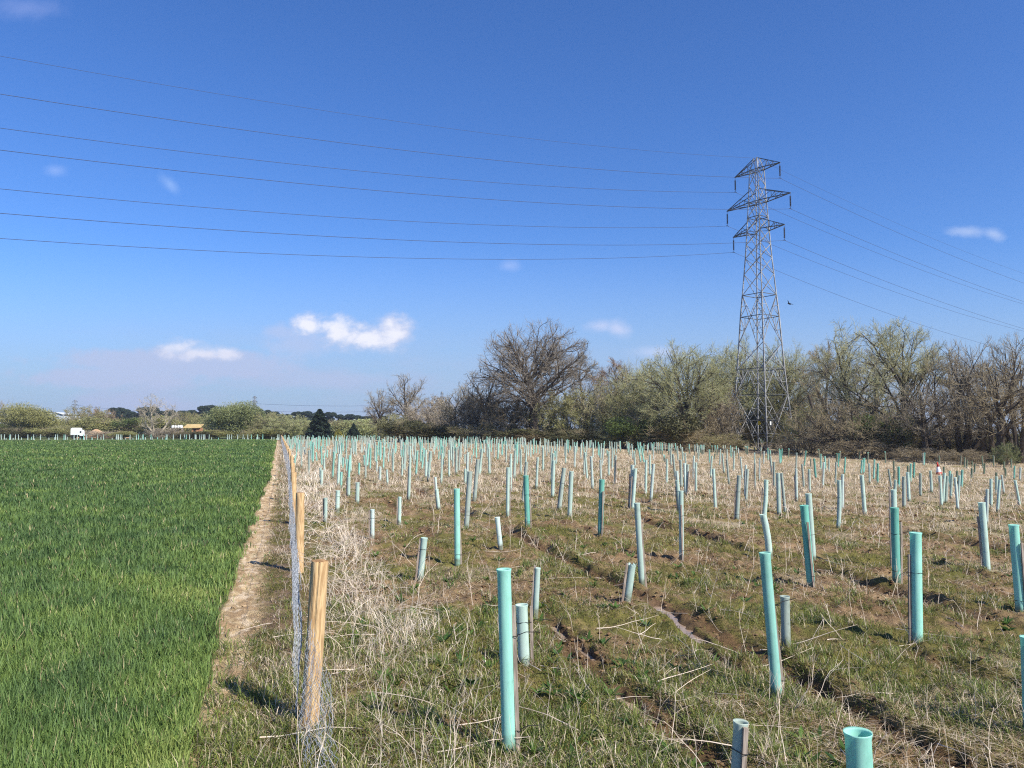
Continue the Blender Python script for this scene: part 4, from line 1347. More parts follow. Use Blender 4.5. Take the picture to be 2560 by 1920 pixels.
rows(2120, 1080, K3, '''
172 540 212 1040 48 p
176 355 163 530 22 m
194 330 188 530 26 s
208 325 203 520 18 m
266 395 274 660 24 p
333 345 323 590 20 m
374 395 370 660 26 s
465 245 471 390 20 m
252 255 244 400 18 m
146 235 144 345 14 m
102 225 100 330 14 w
574 365 576 480 26 m
584 475 578 600 28 g
636 435 640 700 30 s
508 465 545 710 24 g
596 600 590 760 36 p
700 560 704 960 42 g r
748 505 768 870 38 p
750 425 752 540 26 m
788 395 784 630 26 m
832 385 828 590 26 s
908 515 914 820 32 g
1036 485 1052 770 34 p r
1155 550 1174 930 38 p l
1212 515 1190 890 34 p
1246 550 1228 890 36 g
1204 435 1202 540 26 m
1280 488 1278 700 30 m
1305 525 1292 850 28 p
1346 570 1382 985 32 w
1402 545 1383 900 28 p
1372 488 1370 600 28 m
1435 475 1428 700 28 m
1556 455 1550 580 30 m
1592 400 1588 520 24 s
1560 365 1560 450 22 s
1144 297 1150 410 20 m
964 260 956 420 22 m
942 265 946 420 16 g
1270 280 1270 360 20 m
1096 250 1094 340 16 m
1372 270 1376 330 18 m
1422 300 1412 420 18
1467 315 1463 450 20 m
1497 350 1490 470 18 s
1684 303 1695 455 22 m
1828 290 1830 440 24 m
1715 395 1710 530 22 s
2050 335 2052 450 16 m
2092 425 2088 600 20 s
2167 445 2160 615 22 w
1976 455 1980 580 22 s
1960 370 1960 480 18 s
1863 508 1863 640 24 m
1864 560 1868 790 32 p
1906 600 1878 1000 34 p
1930 540 1960 780 24 w r
1796 588 1799 950 34 p
1750 718 1742 1170 36 w
2098 605 2160 940 32 p l
''')  # tubes in the shadow by the right edge: shade put into tone 's'
# far rows, thinning with distance, planted on a loose grid between the fence and the trees
r_ = np.random.default_rng(21)
near_far = []
y = 27.0
while y < 165:
    x = float(xf(y)) + 1.3
    xmax = (.28 if y > 62 else .02) * y if y > 45 else -1
    while x < xmax:
        xx = x + r_.normal() * .45; yy = y + r_.normal() * .8
        pr = .88 if y < 110 else .7
        if x > 2: pr *= .55
        if r_.random() < pr: near_far.append((xx, yy))
        x += 1.75 + y * .005
    y += 2.3
# a thin row beyond the wheat field
fx = at(0, 1095, 178).x
strip = []
x = fx - 6
while x < float(xf(178)) + 1:
    strip.append((x + r_.normal() * .3, 178.5 + r_.normal() * 1.2)); x += float(r_.choice([.25, .35, .5, .8, 1.3]))


def tube_mb(h, r, n, near):
    m = MB(); lip = r * 1.09
    outer = [(r, -.06), (r, h * .25), (r * .99, h * .5), (r, h * .75), (r, h - .03), (lip, h - .008), (lip * 1.01, h)]
    inner = [(lip * 1.01, h), (r * .965, h - .012), (r * .95, h * .5), (r * .95, 0.0)]
    if not near: outer = [(r, -.06), (r, h - .01), (lip, h)]; inner = [(lip, h), (r * .93, h - .02), (r * .93, h * .4)]
    m.lathe(outer + inner[1:], n)
    return m


def stake_mb(h, side, r, rr):
    a = {'r': 0.0, 'l': math.pi, 'f': -math.pi / 2 + .25, 'b': math.pi / 2}[side] + rr.normal() * .12
    d = r + .015; w = .026
    p0 = Vector((math.cos(a) * d, math.sin(a) * d, -.05)); dev = Vector((rr.normal() * .014, rr.normal() * .014, 0))
    p1 = Vector((math.cos(a) * d, math.sin(a) * d, h)) + dev
    return MB().bar(p0, p1, w, w), a


def tie_mb(z, r, a, rr):
    m = MB(); pts = []; R1 = r + .003; wrap = rr.random() < .35
    cx, cy = math.cos(a), math.sin(a)
    for k in range(15):
        t = a + math.pi / 2 + math.pi * k / 14 * 1.0
        pts.append((R1 * math.cos(t), R1 * math.sin(t), z + .004 * math.sin(k)))
    t1 = Vector((-cy, cx, 0)); c = Vector((cx, cy, 0)); o = r + .034
    pts = [tuple(-t1 * R1 * 1.0 + Vector((0, 0, z)))] and pts
    end = [c * o - t1 * .018 + Vector((0, 0, z)), c * o + t1 * .018 + Vector((0, 0, z))]
    loop = pts + [tuple(end[0]), tuple(end[1]), pts[0]]
    if not wrap: loop = [c * (r + .002) - t1 * .012 + Vector((0, 0, z)), end[0], end[1], c * (r + .002) + t1 * .012 + Vector((0, 0, z))]
    m.tube(loop, .0026, 4)
    tl = Vector(end[1]); m.tube([tl, tl + c * .05 + t1 * .03 + Vector((0, 0, .012)), tl + c * (.10 + .08 * rr.random()) + t1 * .05 + Vector((0, 0, .02 * rr.normal()))], .0028, 4)
    return m


LANDM = [(0, 706, 'beyond the wheat'), (706, 860, 'below the dark spruce'), (860, 950, 'below the little conifer'), (950, 1130, 'below the paired trees'),
         (1130, 1230, 'below the dark scrub'), (1230, 1450, 'below the big bare oak'), (1450, 1640, 'below the yellowish willow'), (1640, 1800, 'below the budding tree'),
         (1800, 1990, 'below the pylon'), (1990, 2190, 'below the spreading tree'), (2190, 2310, 'below the arching willow'), (2310, 2440, 'around the traffic cone'), (2440, 2700, 'by the right edge')]
BANDS = [(1560, 'in the foreground'), (1400, 'in the nearer ground'), (1290, 'in the middle distance'), (1215, 'further off'), (1165, 'well back'), (0, 'in the last rows')]
ORD = ['first', 'second', 'third', 'fourth', 'fifth', 'sixth', 'seventh', 'eighth', 'ninth', 'tenth', 'eleventh', 'twelfth', 'thirteenth', 'fourteenth', 'fifteenth', 'sixteenth', 'seventeenth', 'eighteenth', 'nineteenth', 'twentieth']
TONEW = {'m': 'mint', 's': 'deep green', 'p': 'pale', 'g': 'greyish', 'w': 'whitish'}  # 's' includes tubes coloured darker because they stand in shade
items = []
rr = np.random.default_rng(31)
for t in T_:
    P = hit(t['x1'], t['y1'])
    if P is None or P.y > 150: continue
    top = at(t['x0'], t['y0'], P.y); ax = top - P; h = ax.length
    h = min(max(h, .45), 1.35)
    r = min(max(t['w'] / F * P.y / 2, .034), .058)
    items.append(dict(P=P, ax=ax.normalized(), h=h, r=r, tone=t['tone'], st=t['st'], lab=t['lab'], px=t['x1'], py=t['y1'], size=h / P.y))
occ = [(i['P'].x, i['P'].y) for i in items]
for x, y in near_far + strip:
    is_strip = y > 172
    z = float(ground(x, y)); h = 1.2 if rr.random() < (.72 if not is_strip else .6) else (.6 if not is_strip else .3 + .4 * rr.random())
    if not is_strip and (min((x - a) ** 2 + (y - b) ** 2 for a, b in occ) < .6 or (y < 36 and x > float(xf(y)) + 12)): continue
    lean = rr.normal(size=2) * .035; ax = Vector((lean[0], lean[1], 1)).normalized()
    px = 1280 + F * x / (y * CP + (z - CAMZ) * SP); py = 960 - F * ((z - CAMZ) * CP - y * SP) / (y * CP + (z - CAMZ) * SP)
    items.append(dict(P=Vector((x, y, z)), ax=ax, h=h, r=.042 + .01 * rr.random(), tone=rr.choice(list('mmmppgw' if not is_strip else 'wwwwpm')), st='rlbb'[rr.integers(4)], lab=None, px=px, py=py, size=h / y * (.7 if is_strip else 1)))
print('tubes', len(items), 'strip', len(strip))
items.sort(key=lambda i: -i['size'])
keep_n = 300
ind, rest = items[:keep_n], items[keep_n:]
cells = {}
for it in ind:
    if it['lab']: continue
    lm = next((n for a, b, n in LANDM if a <= it['px'] < b), LANDM[-1][2]); bd = next(n for y0, n in BANDS if it['py'] >= y0)
    cells.setdefault((lm, bd, 'tall' if it['h'] > .85 else 'short', it['tone']), []).append(it)
for (lm, bd, hw, tn), L in cells.items():
    L.sort(key=lambda i: i['px'])
    for i, it in enumerate(L):
        if len(L) == 1: it['lab'] = f'the only {hw} {TONEW[tn]} tree tube {bd} {lm}'
        elif i == len(L) - 1: it['lab'] = f'rightmost {hw} {TONEW[tn]} tube {bd} {lm}'
        elif i == 0: it['lab'] = f'leftmost {hw} {TONEW[tn]} tube {bd} {lm}'
        else: it['lab'] = f'{ORD[min(i, 19)]} {hw} {TONEW[tn]} tube from left {bd} {lm}'


def orient(o, ax, spin=0.0):
    q = Vector((0, 0, 1)).rotation_difference(ax); o.rotation_mode = 'QUATERNION'; o.rotation_quaternion = q


protos = {}
for n_, it in enumerate(ind):
    P, h, r = it['P'], it['h'], it['r']
    near = P.y < 30
    root = empty('tree_tube', P); orient(root, it['ax'])
    tag(root, it['lab'], 'tree tube', 'plastic tree tubes planted over the ground')
    if near:
        m = tube_mb(h, r, 24 if P.y < 15 else 14, True)
        torn = it['lab'] and 'torn' in it['lab']; bent = it['lab'] and 'bent' in it['lab']
        if torn or bent:
            m.v = [(x + (.0 if not bent else -.09 * (z / h) ** 2 + .09 * (z / h)), y, z - (0 if not torn or z < h - .05 else .035 * abs(math.sin(3 * math.atan2(y, x))))) for x, y, z in m.v]
        m.build('tube', TM[it['tone']], root)
        if it['st'] != 'n':
            sh = h * (.80 if h > .8 else .97) if not (it['lab'] and 'rising' in it['lab']) else h * 1.04
            sm_, a = stake_mb(sh, it['st'], r, rr); sm_.build('stake', M['stake'], root)
            if P.y < 22:
                for z in ((h * .64, h * .14) if h > .8 else (h * .72,)):
                    tie_mb(z, r, a, rr).build('tie', M['tie'], root)
    else:
        key = (round(h * 5), it['st'])
        if key not in protos:
            hh = round(h * 5) / 5; st = it['st'] if it['st'] != 'n' else 'b'
            protos[key] = (hh, tube_mb(hh, .046, 9, False).mesh('tube', TM['p']), stake_mb(hh * .85, st, .046, rr)[0].mesh('stake', M['stake']))
        hh, tm_, sm_ = protos[key]
        o = link('tube', tm_, root); o.material_slots[0].link = 'OBJECT'; o.material_slots[0].material = TM[it['tone']]
        link('stake', sm_, root); root.scale = (r / .046, r / .046, h / hh)
mbs = {t: MB() for t in 'mspw'}
stk = MB()
for it in rest:
    t = {'g': 'p'}.get(it['tone'], it['tone']); m = mbs[t]; P, ax, h, r = it['P'], it['ax'], it['h'], it['r']
    if P.y > 172: r *= 1.9
    q = Vector((0, 0, 1)).rotation_difference(ax); tm_ = tube_mb(h, r, 7, False)
    m.add([P + q @ Vector(v) for v in tm_.v], tm_.f, 0, True)
    if P.y < 172 or rr.random() < .15: stk.bar(P + Vector((r + .02, 0, 0)), P + ax * h * .9 + Vector((r + .02, 0, 0)), .03)
V_ = MB(); ms = [TM['m'], TM['s'], TM['p'], TM['w'], M['stake']]
for i, m in enumerate((mbs['m'], mbs['s'], mbs['p'], mbs['w'], stk)): V_.add(m.v, m.f, i, i < 4)
tag(V_.build('far_tree_tubes', ms), 'countless tiny pale tree tubes in the farthest rows and beyond the wheat', 'tree tubes', kind='stuff')

# ------------------------------------------------------------------ trees and scrub
oak = make_tree(11, 19.5, 8.6, lumpy=.35, trunk=.50, limbs=22, counts=(10, 8, 6), r0=.031, wander=.24, twig='ash', twig_r=.012, name='oak_tree', leaf='budbrown', nleaf=4000, lsize=.05, cz=11.5, RZ=8, zlow=-.45, bow=(.35, .22), t0=.55)
ash = make_tree(12, 17, 5.0, trunk=.72, limbs=15, counts=(9, 7, 6), r0=.016, up=.16, twig='grey', twig_r=.014, name='ash_tree', cz=9.5, RZ=7.5, zlow=-.7, bow=(.25, .35))
wil = make_tree(13, 15, 7.6, trunk=.34, limbs=16, counts=(10, 8, 7), r0=.028, wander=.17, twig='olive', twig_r=.011, name='willow_tree', leaf='bud', nleaf=30000, lsize=.05, cz=8.2, RZ=6.8, zlow=-.5, bow=(.25, .38))
wil2 = make_tree(14, 17, 9.0, trunk=.42, limbs=15, counts=(10, 8, 7), leanv=(-.12, 0), r0=.028, wander=.2, twig='grey', twig_r=.013, name='willow_tree', leaf='bud', nleaf=12000, lsize=.05, stems=3, cz=10, RZ=7, zlow=-.3, bow=(.30, .35))
low = make_tree(15, 9, 8.5, trunk=.20, limbs=13, counts=(9, 7, 5), r0=.055, wander=.32, twig='brown', bark='dark', twig_r=.012, name='hawthorn_tree', cz=4.2, RZ=4.8, zlow=-.3, bow=(.5, .12))
multi = make_tree(16, 14, 5.2, trunk=.62, limbs=14, counts=(9, 6, 4), r0=.022, up=.14, twig='brown', bark='dark', twig_r=.012, name='alder_tree', stems=5, cz=7.6, RZ=6.6, zlow=-.75, bow=(.2, .4))
multi2 = make_tree(17, 13, 5.4, trunk=.50, limbs=14, counts=(9, 6, 4), r0=.026, up=.12, twig='brown', bark='dark', twig_r=.012, name='alder_tree', stems=4, leanv=(.08, .05), cz=7.2, RZ=6, zlow=-.7, bow=(.25, .35))
bare = make_tree(18, 11, 4.6, trunk=.45, limbs=11, counts=(9, 6, 5), r0=.030, wander=.3, twig='grey', twig_r=.013, name='bare_tree', cz=6.2, RZ=5, zlow=-.5, bow=(.3, .3))
dead = make_tree(19, 10, 5.0, trunk=.42, limbs=12, counts=(8, 5, 4), r0=.024, wander=.34, twig='dead', bark='pale', twig_r=.016, name='dead_tree', stems=3, cz=5.2, RZ=5, zlow=-.5, bow=(.45, .15))
sb1 = make_tree(20, 6, 4.0, trunk=.35, limbs=26, counts=(7, 6, 5), r0=.010, wander=.22, up=.07, twig='brown', bark='mid', twig_r=.010, name='scrub_bush', stems=7, leaf='budbrown', nleaf=9000, lsize=.05, cz=2.7, RZ=3.3, zlow=-.7, bow=(.2, .3), ratios=(.5, .5, .5))
sb2 = make_tree(22, 6, 4.2, trunk=.35, limbs=26, counts=(7, 6, 5), r0=.010, wander=.22, up=.07, twig='olive', bark='mid', twig_r=.010, name='scrub_bush', stems=7, leaf='olive', nleaf=16000, lsize=.055, cz=2.6, RZ=3.4, zlow=-.7, bow=(.2, .3), ratios=(.5, .5, .5))
lb1 = make_leafy(31, 5, 3.6, 'green', 16000, .12, name='leafy_bush')
lb2 = make_leafy(32, 5, 4.0, 'olive', 17000, .11, name='leafy_bush', lobes=12)
rw = make_leafy(33, 9.5, 7.6, 'fresh', 42000, .14, name='round_willow', lobes=22, twig='olive')
sp = make_leafy(34, 8, 2.8, 'pine', 26000, .16, name='spruce_tree', shape='spruce')
cn = make_leafy(35, 5, 2.0, 'pine', 12000, .12, name='conifer', shape='cone')
pn = make_leafy(36, 14, 7, 'pine', 12000, .42, name='pine_tree', shape='pine')

G1 = 'trees of the wood behind the tree tubes'
place(oak, 1338, 126, 806, 134, 'big bare oak with a broad rounded crown above the others', 'oak tree', rz=2.2)
place(ash, 1466, 140, 878, 55, 'tall slim bare tree just right of the big oak', 'tree', G1)
place(ash, 1535, 133, 898, 62, 'reddish bare tree between the slim bare tree and the yellow willow', 'tree', G1, twig='red')
place(wil, 1590, 125, 905, 95, 'yellowish willow with fine drooping twigs left of the budding green tree', 'willow', G1)
place(wil, 1702, 112, 856, 118, 'budding pale green tree with a dark trunk left of the pylon', 'tree', G1, rz=1.0, twig='olive')
place(wil, 1850, 136, 850, 90, 'pale green budding tree directly behind the pylon', 'tree', G1, rz=4.2, twig='olive')
place(ash, 1780, 142, 930, 60, 'brownish bare tree left of the pylon legs', 'tree', G1, twig='brown')
place(wil, 1975, 132, 858, 92, 'pale budding tree just right of the pylon', 'tree', G1, rz=2.9, twig='olive')
place(ash, 2052, 122, 858, 58, 'upright brown tree with reddish catkins between pylon and arching willow', 'tree', G1, twig='brown')
place(multi, 2100, 116, 900, 70, 'brown bare tree left of the arching willow', 'tree', G1)
place(wil2, 2225, 104, 802, 140, 'arching willow with dark leaning limbs, tallest of the right side', 'willow', G1, rz=.3, twig='olive')
place(low, 2130, 98, 985, 165, 'low spreading tree with dark crooked limbs right of the pylon', 'tree', rz=.8)
place(multi2, 2330, 100, 880, 88, 'bare tree filling in right of the arching willow', 'tree', G1)
place(bare, 2310, 90, 960, 80, 'small bare tree with a dark slanting trunk near the traffic cone', 'tree', G1, rz=2)
place(multi, 2400, 94, 850, 92, 'grey multi-stemmed tree right of the arching willow', 'tree', G1, rz=1.9)
place(multi2, 2470, 90, 852, 85, 'tall greyish tree second from the right edge', 'tree', G1, rz=2.5, twig='grey')
place(bare, 2505, 82, 900, 105, 'dark-trunked bare tree standing forward near the right edge', 'tree', G1, rz=.4, twig='brown')
place(multi, 2545, 88, 832, 80, 'tall bare tree at the right edge of the picture', 'tree', G1, rz=4.0)
place(multi2, 2640, 92, 820, 110, 'bare tree cut off by the right edge of the picture', 'tree', G1, rz=5.0)
place(ash, 2420, 135, 900, 90, 'faint bare tree behind the grey multi-stemmed one on the right', 'tree', G1, rz=1, twig='brown')
place(ash, 2190, 140, 880, 90, 'bare tree glimpsed behind the arching willow', 'tree', G1, rz=3, twig='brown')
place(bare, 1215, 134, 925, 70, 'bare spreading tree low against the left of the big oak', 'tree', G1, rz=1.4)
place(multi, 1170, 140, 955, 62, 'upright bare brown tree left of the big oak', 'tree', G1, rz=3)
place(bare, 948, 172, 972, 38, 'smaller left one of the pair of bare trees', 'tree', rz=.5)
place(bare, 1015, 170, 936, 52, 'taller right one of the pair of bare trees', 'tree', rz=3.3)
place(dead, 392, 205, 985, 52, 'pale dead tree with bleached spreading limbs beyond the wheat', 'dead tree', rz=1.1)
# scrub under the trees: a continuous thicket
scr = [
 (sb2, 1000, 150, 1035, 62, 'olive', 'olive', 'olive scrub under the pair of bare trees'),
 (sb1, 1062, 150, 1000, 55, 'pale', None, 'fuzzy grey scrub right of the pair of bare trees'),
 (sb2, 1100, 158, 990, 52, 'pale', 'budbrown', 'pale grey fuzzy scrub topping the left end of the wood'),
 (lb1, 1010, 144, 1052, 48, None, 'ivy', 'dark evergreen bush at the left end of the wood'),
 (sb1, 1150, 138, 992, 60, None, 'ivy', 'dark dense scrub left of the big oak'),
 (sb1, 1205, 136, 985, 62, 'grey', 'budbrown', 'brown upright scrub at the foot of the big oak, left'),
 (sb1, 1262, 130, 1000, 62, 'brown', 'budbrown', 'brown scrub left of the oak trunk'),
 (sb2, 1310, 130, 985, 60, 'grey', 'budbrown', 'greyish scrub around the oak trunk'),
 (sb1, 1375, 128, 970, 62, 'olive', 'olive', 'olive scrub right of the oak trunk'),
 (sb2, 1440, 126, 975, 70, None, None, 'olive thicket two bushes right of the oak trunk'),
 (sb1, 1500, 124, 960, 66, 'olive', 'budbrown', 'brown-olive thicket below the reddish tree'),
 (sb2, 1560, 120, 985, 72, None, None, 'olive thicket below the yellowish willow'),
 (sb1, 1625, 116, 985, 70, 'brown', 'olive', 'brownish thicket left of the dark-trunked budding tree'),
 (lb1, 1600, 113, 1045, 70, None, 'green', 'green ivy-covered mound below the yellowish willow'),
 (lb1, 1690, 110, 1040, 75, None, 'ivy', 'dark green bush at the foot of the budding tree'),
 (sb2, 1745, 118, 985, 62, 'brown', 'budbrown', 'brown bush between the budding tree and the pylon'),
 (sb1, 1795, 117, 965, 58, 'grey', None, 'bare brown bush just left of the pylon'),
 (lb1, 1850, 132, 1040, 62, None, 'ivy', 'dark green bush seen through the pylon legs'),
 (sb2, 1905, 134, 980, 70, 'brown', 'olive', 'olive thicket seen through the pylon legs'),
 (sb1, 1965, 130, 985, 68, 'olive', 'olive', 'olive thicket right of the pylon legs'),
 (sb2, 2030, 116, 1020, 70, 'olive', 'olive', 'olive thicket behind the low spreading tree, left'),
 (sb1, 2085, 110, 1035, 70, 'brown', 'budbrown', 'brown scrub behind the low spreading tree'),
 (sb2, 2175, 110, 1000, 70, None, None, 'olive scrub under the arching willow, left'),
 (lb1, 2222, 96, 1040, 70, None, 'green', 'large green evergreen bush at the foot of the arching willow'),
 (sb1, 2150, 94, 1098, 90, 'brown', 'budbrown', 'low bramble bank left of the evergreen bush'),
 (sb1, 2290, 104, 1050, 75, 'brown', 'budbrown', 'brown scrub right of the evergreen bush'),
 (sb2, 2350, 102, 1062, 75, 'brown', 'olive', 'olive scrub behind the traffic cone'),
 (sb1, 2415, 98, 1060, 75, 'grey', 'budbrown', 'grey-brown scrub under the right trees'),
 (sb2, 2480, 98, 1062, 75, 'brown', 'budbrown', 'brown scrub second from the right edge'),
 (sb1, 2545, 92, 1058, 75, 'brown', 'olive', 'scrub at the right edge under the tall bare tree'),
 (sb1, 2290, 84, 1118, 60, 'brown', 'budbrown', 'low brambles left of the cone'),
 (sb1, 2400, 80, 1122, 65, 'brown', 'budbrown', 'low brambles right of the cone'),
 (sb2, 2512, 76, 1106, 32, 'olive', 'green', 'fresh green bush at the right edge behind the tubes'),
 (lb1, 1330, 124, 1072, 80, None, 'ivy', 'dark low undergrowth below the big oak'),
 (lb2, 1450, 120, 1070, 80, None, 'ivy', 'dark low undergrowth right of the big oak'),
 (sb1, 1210, 130, 1058, 80, 'brown', 'olive', 'dark low undergrowth left of the big oak'),
 (lb2, 1100, 136, 1058, 70, None, 'ivy', 'dark low undergrowth below the fuzzy grey scrub'),
 (sb2, 1560, 115, 1070, 70, 'olive', 'olive', 'low undergrowth beside the green ivy mound'),
 (sb1, 1790, 112, 1082, 75, 'brown', 'olive', 'dark low undergrowth left of the pylon foot'),
 (sb1, 2000, 106, 1090, 80, 'brown', 'budbrown', 'low undergrowth right of the pylon foot'),
]
for p, px, Y, yt, hw, tw, lf, lab in scr:
    place(p, px, Y, yt, hw, lab, 'bush', 'scrub along the foot of the wood', twig=tw, leaf=lf)

# beyond the wheat: hedges, a lorry, a hut, sheds, pines
H_ = 'bushes beyond the wheat field'
lh = [
 (rw, 590, 205, 1008, 68, None, 'fresh', 'round_willow', 'round green willow bush, largest beyond the wheat'),
 (rw, 66, 215, 1013, 64, None, 'olive', 'willow_bush', 'broad greyish green willow at the far left'),
 (sb2, 160, 212, 1062, 40, 'olive', 'olive', None, 'olive bush left of the white lorry'),
 (sb2, 215, 250, 1016, 55, 'brown', 'olive', None, 'russet topped tree right of the far left pylon'),
 (sb1, 255, 255, 1022, 40, 'red', 'budbrown', None, 'reddish bush right of the russet topped tree'),
 (lb2, 290, 240, 1045, 60, None, 'olive', None, 'olive hedge bush behind the soil heap'),
 (lb1, 345, 240, 1046, 55, None, 'green', None, 'green hedge bush left of the dead tree'),
 (lb2, 420, 235, 1042, 60, None, 'olive', None, 'olive hedge bush right of the dead tree'),
 (sb2, 470, 245, 1030, 55, 'brown', 'olive', None, 'brown green bush above the ochre hut roof'),
 (sb2, 520, 225, 1035, 50, 'olive', 'olive', None, 'olive bush between the hut and the round willow'),
 (sb1, 662, 205, 1030, 55, 'olive', 'olive', None, 'brownish bush right of the round willow'),
 (sb2, 715, 202, 1036, 55, 'olive', 'bud', None, 'pale olive bush above the far end of the fence'),
 (sb2, 770, 206, 1050, 50, 'olive', 'bud', None, 'yellow olive bush left of the spruce'),
 (lb2, 860, 230, 1048, 70, None, 'bud', None, 'yellow green bank right of the spruce'),
 (lb2, 930, 225, 1052, 60, None, 'bud', None, 'yellow green bank right of the cone-shaped conifer'),
 (sb1, 990, 215, 1046, 60, 'olive', 'olive', None, 'olive bush behind the pair of bare trees'),
 (lb1, 120, 208, 1070, 40, None, 'olive', None, 'low green bush in front of the broad willow'),
 (lb2, 40, 206, 1068, 45, None, 'ivy', None, 'dark low bush at the far left edge'),
 (lb1, 310, 200, 1078, 34, None, 'olive', None, 'low green bush in front of the soil heap'),
 (lb2, 475, 198, 1078, 52, None, 'ivy', None, 'dark green bush in front of the hut'),
 (lb1, 545, 200, 1075, 40, None, 'olive', None, 'low bush right of the hut'),
 (lb2, 645, 198, 1072, 50, None, 'olive', None, 'low olive bush below the brownish bush'),
 (sb1, 410, 202, 1070, 40, 'pale', 'budbrown', None, 'low grey scrub at the foot of the dead tree'),
 (sb1, 250, 206, 1076, 60, 'pale', 'budbrown', None, 'pale low scrub right of the white lorry'),
 (multi, 2, 225, 1000, 22, 'brown', 'budbrown', None, 'tall bare brown bush cut off by the left edge'),
 (lb2, 0, 210, 1060, 40, None, 'green', None, 'green bush cut off by the left edge'),
 (lb2, 215, 246, 1050, 60, None, 'olive', None, 'olive hedge bush behind the white lorry'),
 (lb2, 145, 250, 1048, 50, None, 'olive', None, 'olive hedge bush behind the broad willow'),
 (lb2, 700, 230, 1052, 60, None, 'olive', None, 'olive hedge bush left of the yellow olive one'),
 (lb2, 790, 240, 1050, 60, None, 'bud', None, 'olive hedge bush behind the spruce'),
]
for p, px, Y, yt, hw, tw, lf, nm, lab in lh:
    place(p, px, Y, yt, hw, lab, 'bush', H_, twig=tw, leaf=lf, name=nm)
place(sp, 799, 186, 1024, 28, 'dark spruce standing alone beyond the far tubes', 'spruce')
place(cn, 884, 184, 1058, 15, 'small dark cone-shaped conifer beyond the tubes', 'conifer', 'small garden conifers')
place(cn, 846, 184, 1072, 13, 'small golden conifer between the spruce and the dark cone-shaped one', 'conifer', 'small garden conifers', leaf='gold')
pines = [(300, 420, 1020, 24), (312, 430, 1024, 18), (352, 440, 1020, 24), (382, 430, 1018, 26), (430, 450, 1026, 16), (475, 460, 1028, 24), (505, 450, 1016, 26), (528, 450, 1014, 26), (450, 470, 1028, 20),
         (650, 430, 1024, 14), (668, 430, 1026, 16), (690, 440, 1030, 16), (745, 430, 1030, 20), (770, 430, 1029, 20), (790, 440, 1032, 18), (820, 440, 1031, 18), (850, 450, 1037, 18), (870, 450, 1036, 16),
         (895, 450, 1039, 18), (915, 460, 1041, 18), (935, 450, 1040, 16), (960, 450, 1040, 16), (720, 450, 1036, 20), (405, 460, 1030, 20)]
pl_ = ['pine left of the dead tree, leftmost of the far pines', 'second far pine from the left', 'third far pine from the left, behind the dead tree', 'fourth far pine, right behind the dead tree', 'small pine right of the dead tree', 'pine above the ochre hut roof',
       'tall pine left of the round willow', 'tall pine touching the round willow', 'low pine left of the one above the hut', 'small pine right of the round willow', 'second pine right of the round willow', 'third pine right of the round willow']
for i, (px, Y, yt, hw) in enumerate(sorted(pines)):
    lab = f'{ORD[i] if i < 20 else "one near the right end"} in the row of dark far pines on the horizon, counted from the left'
    if i >= 20: lab = f'dark far pine, {ORD[len(pines) - 1 - i]} from the right end of the horizon row'
    place(pn, px, Y, yt, hw, lab, 'pine', 'row of dark pines on the horizon')

# white lorry
def ground_at(px, Y): X = at(px, 1080, Y).x; return Vector((X, Y, float(ground(X, Y))))
p = at(193, 1089, 200); lr = empty('white_lorry', (p.x, p.y, float(ground(p.x, p.y)))); tag(lr, 'white tipper lorry seen beyond the wheat among olive bushes', 'lorry')
m = MB(); m.box(-1.55, -1.1, 1.05, 1.05, 1.1, 2.75); m.add([(-1.45, -1.0, 2.753), (.95, -1.0, 2.753), (.95, 1.0, 2.753), (-1.45, 1.0, 2.753), (-1.25, -.8, 2.95), (.8, -.8, 2.95), (.8, .8, 2.95), (-1.25, .8, 2.95)], [(0, 1, 5, 4), (1, 2, 6, 5), (2, 3, 7, 6), (3, 0, 4, 7), (4, 5, 6, 7)])
m.build('body', M['white'], lr)
m = MB(); m.add([(1.08, -1.05, .8), (2.0, -1.05, .8), (2.0, 1.05, .8), (1.08, 1.05, .8), (1.08, -1.0, 2.35), (1.65, -1.0, 2.35), (1.65, 1.0, 2.35), (1.08, 1.0, 2.35)], [(0, 1, 5, 4), (1, 2, 6, 5), (2, 3, 7, 6), (3, 0, 4, 7), (4, 5, 6, 7), (0, 3, 2, 1)])
cb = m.build('cab', M['white'], lr); MB().box(1.2, -1.085, 1.55, 1.6, -1.055, 2.15).build('window', M['glass'], cb)
MB().box(-1.4, -.9, .6, 1.9, .9, .98).build('chassis', M['dark'], lr)
for x in (-1.0, 1.35):
    w = MB()
    for y in (-1.0, .75): w.add([(x + .42 * math.cos(a), y + yy_, .42 + .42 * math.sin(a)) for yy_ in (0, .25) for a in np.linspace(0, 6.283, 15)[:-1]], [(k, (k + 1) % 14, 14 + (k + 1) % 14, 14 + k) for k in range(14)] + [tuple(range(14)), tuple(range(14, 28))])
    w.build('wheel', M['dark'], lr)
m = MB()
for x in (-.9, -.3, .3): m.box(x - .02, -1.13, 1.1, x + .02, -1.103, 2.7)
m.box(-1.5, -1.13, 1.85, 1.0, -1.104, 1.89); m.build('side_rib', M['grey'], lr)
lr.scale = (.82, .82, .95); lr.rotation_euler = (0, 0, .15)
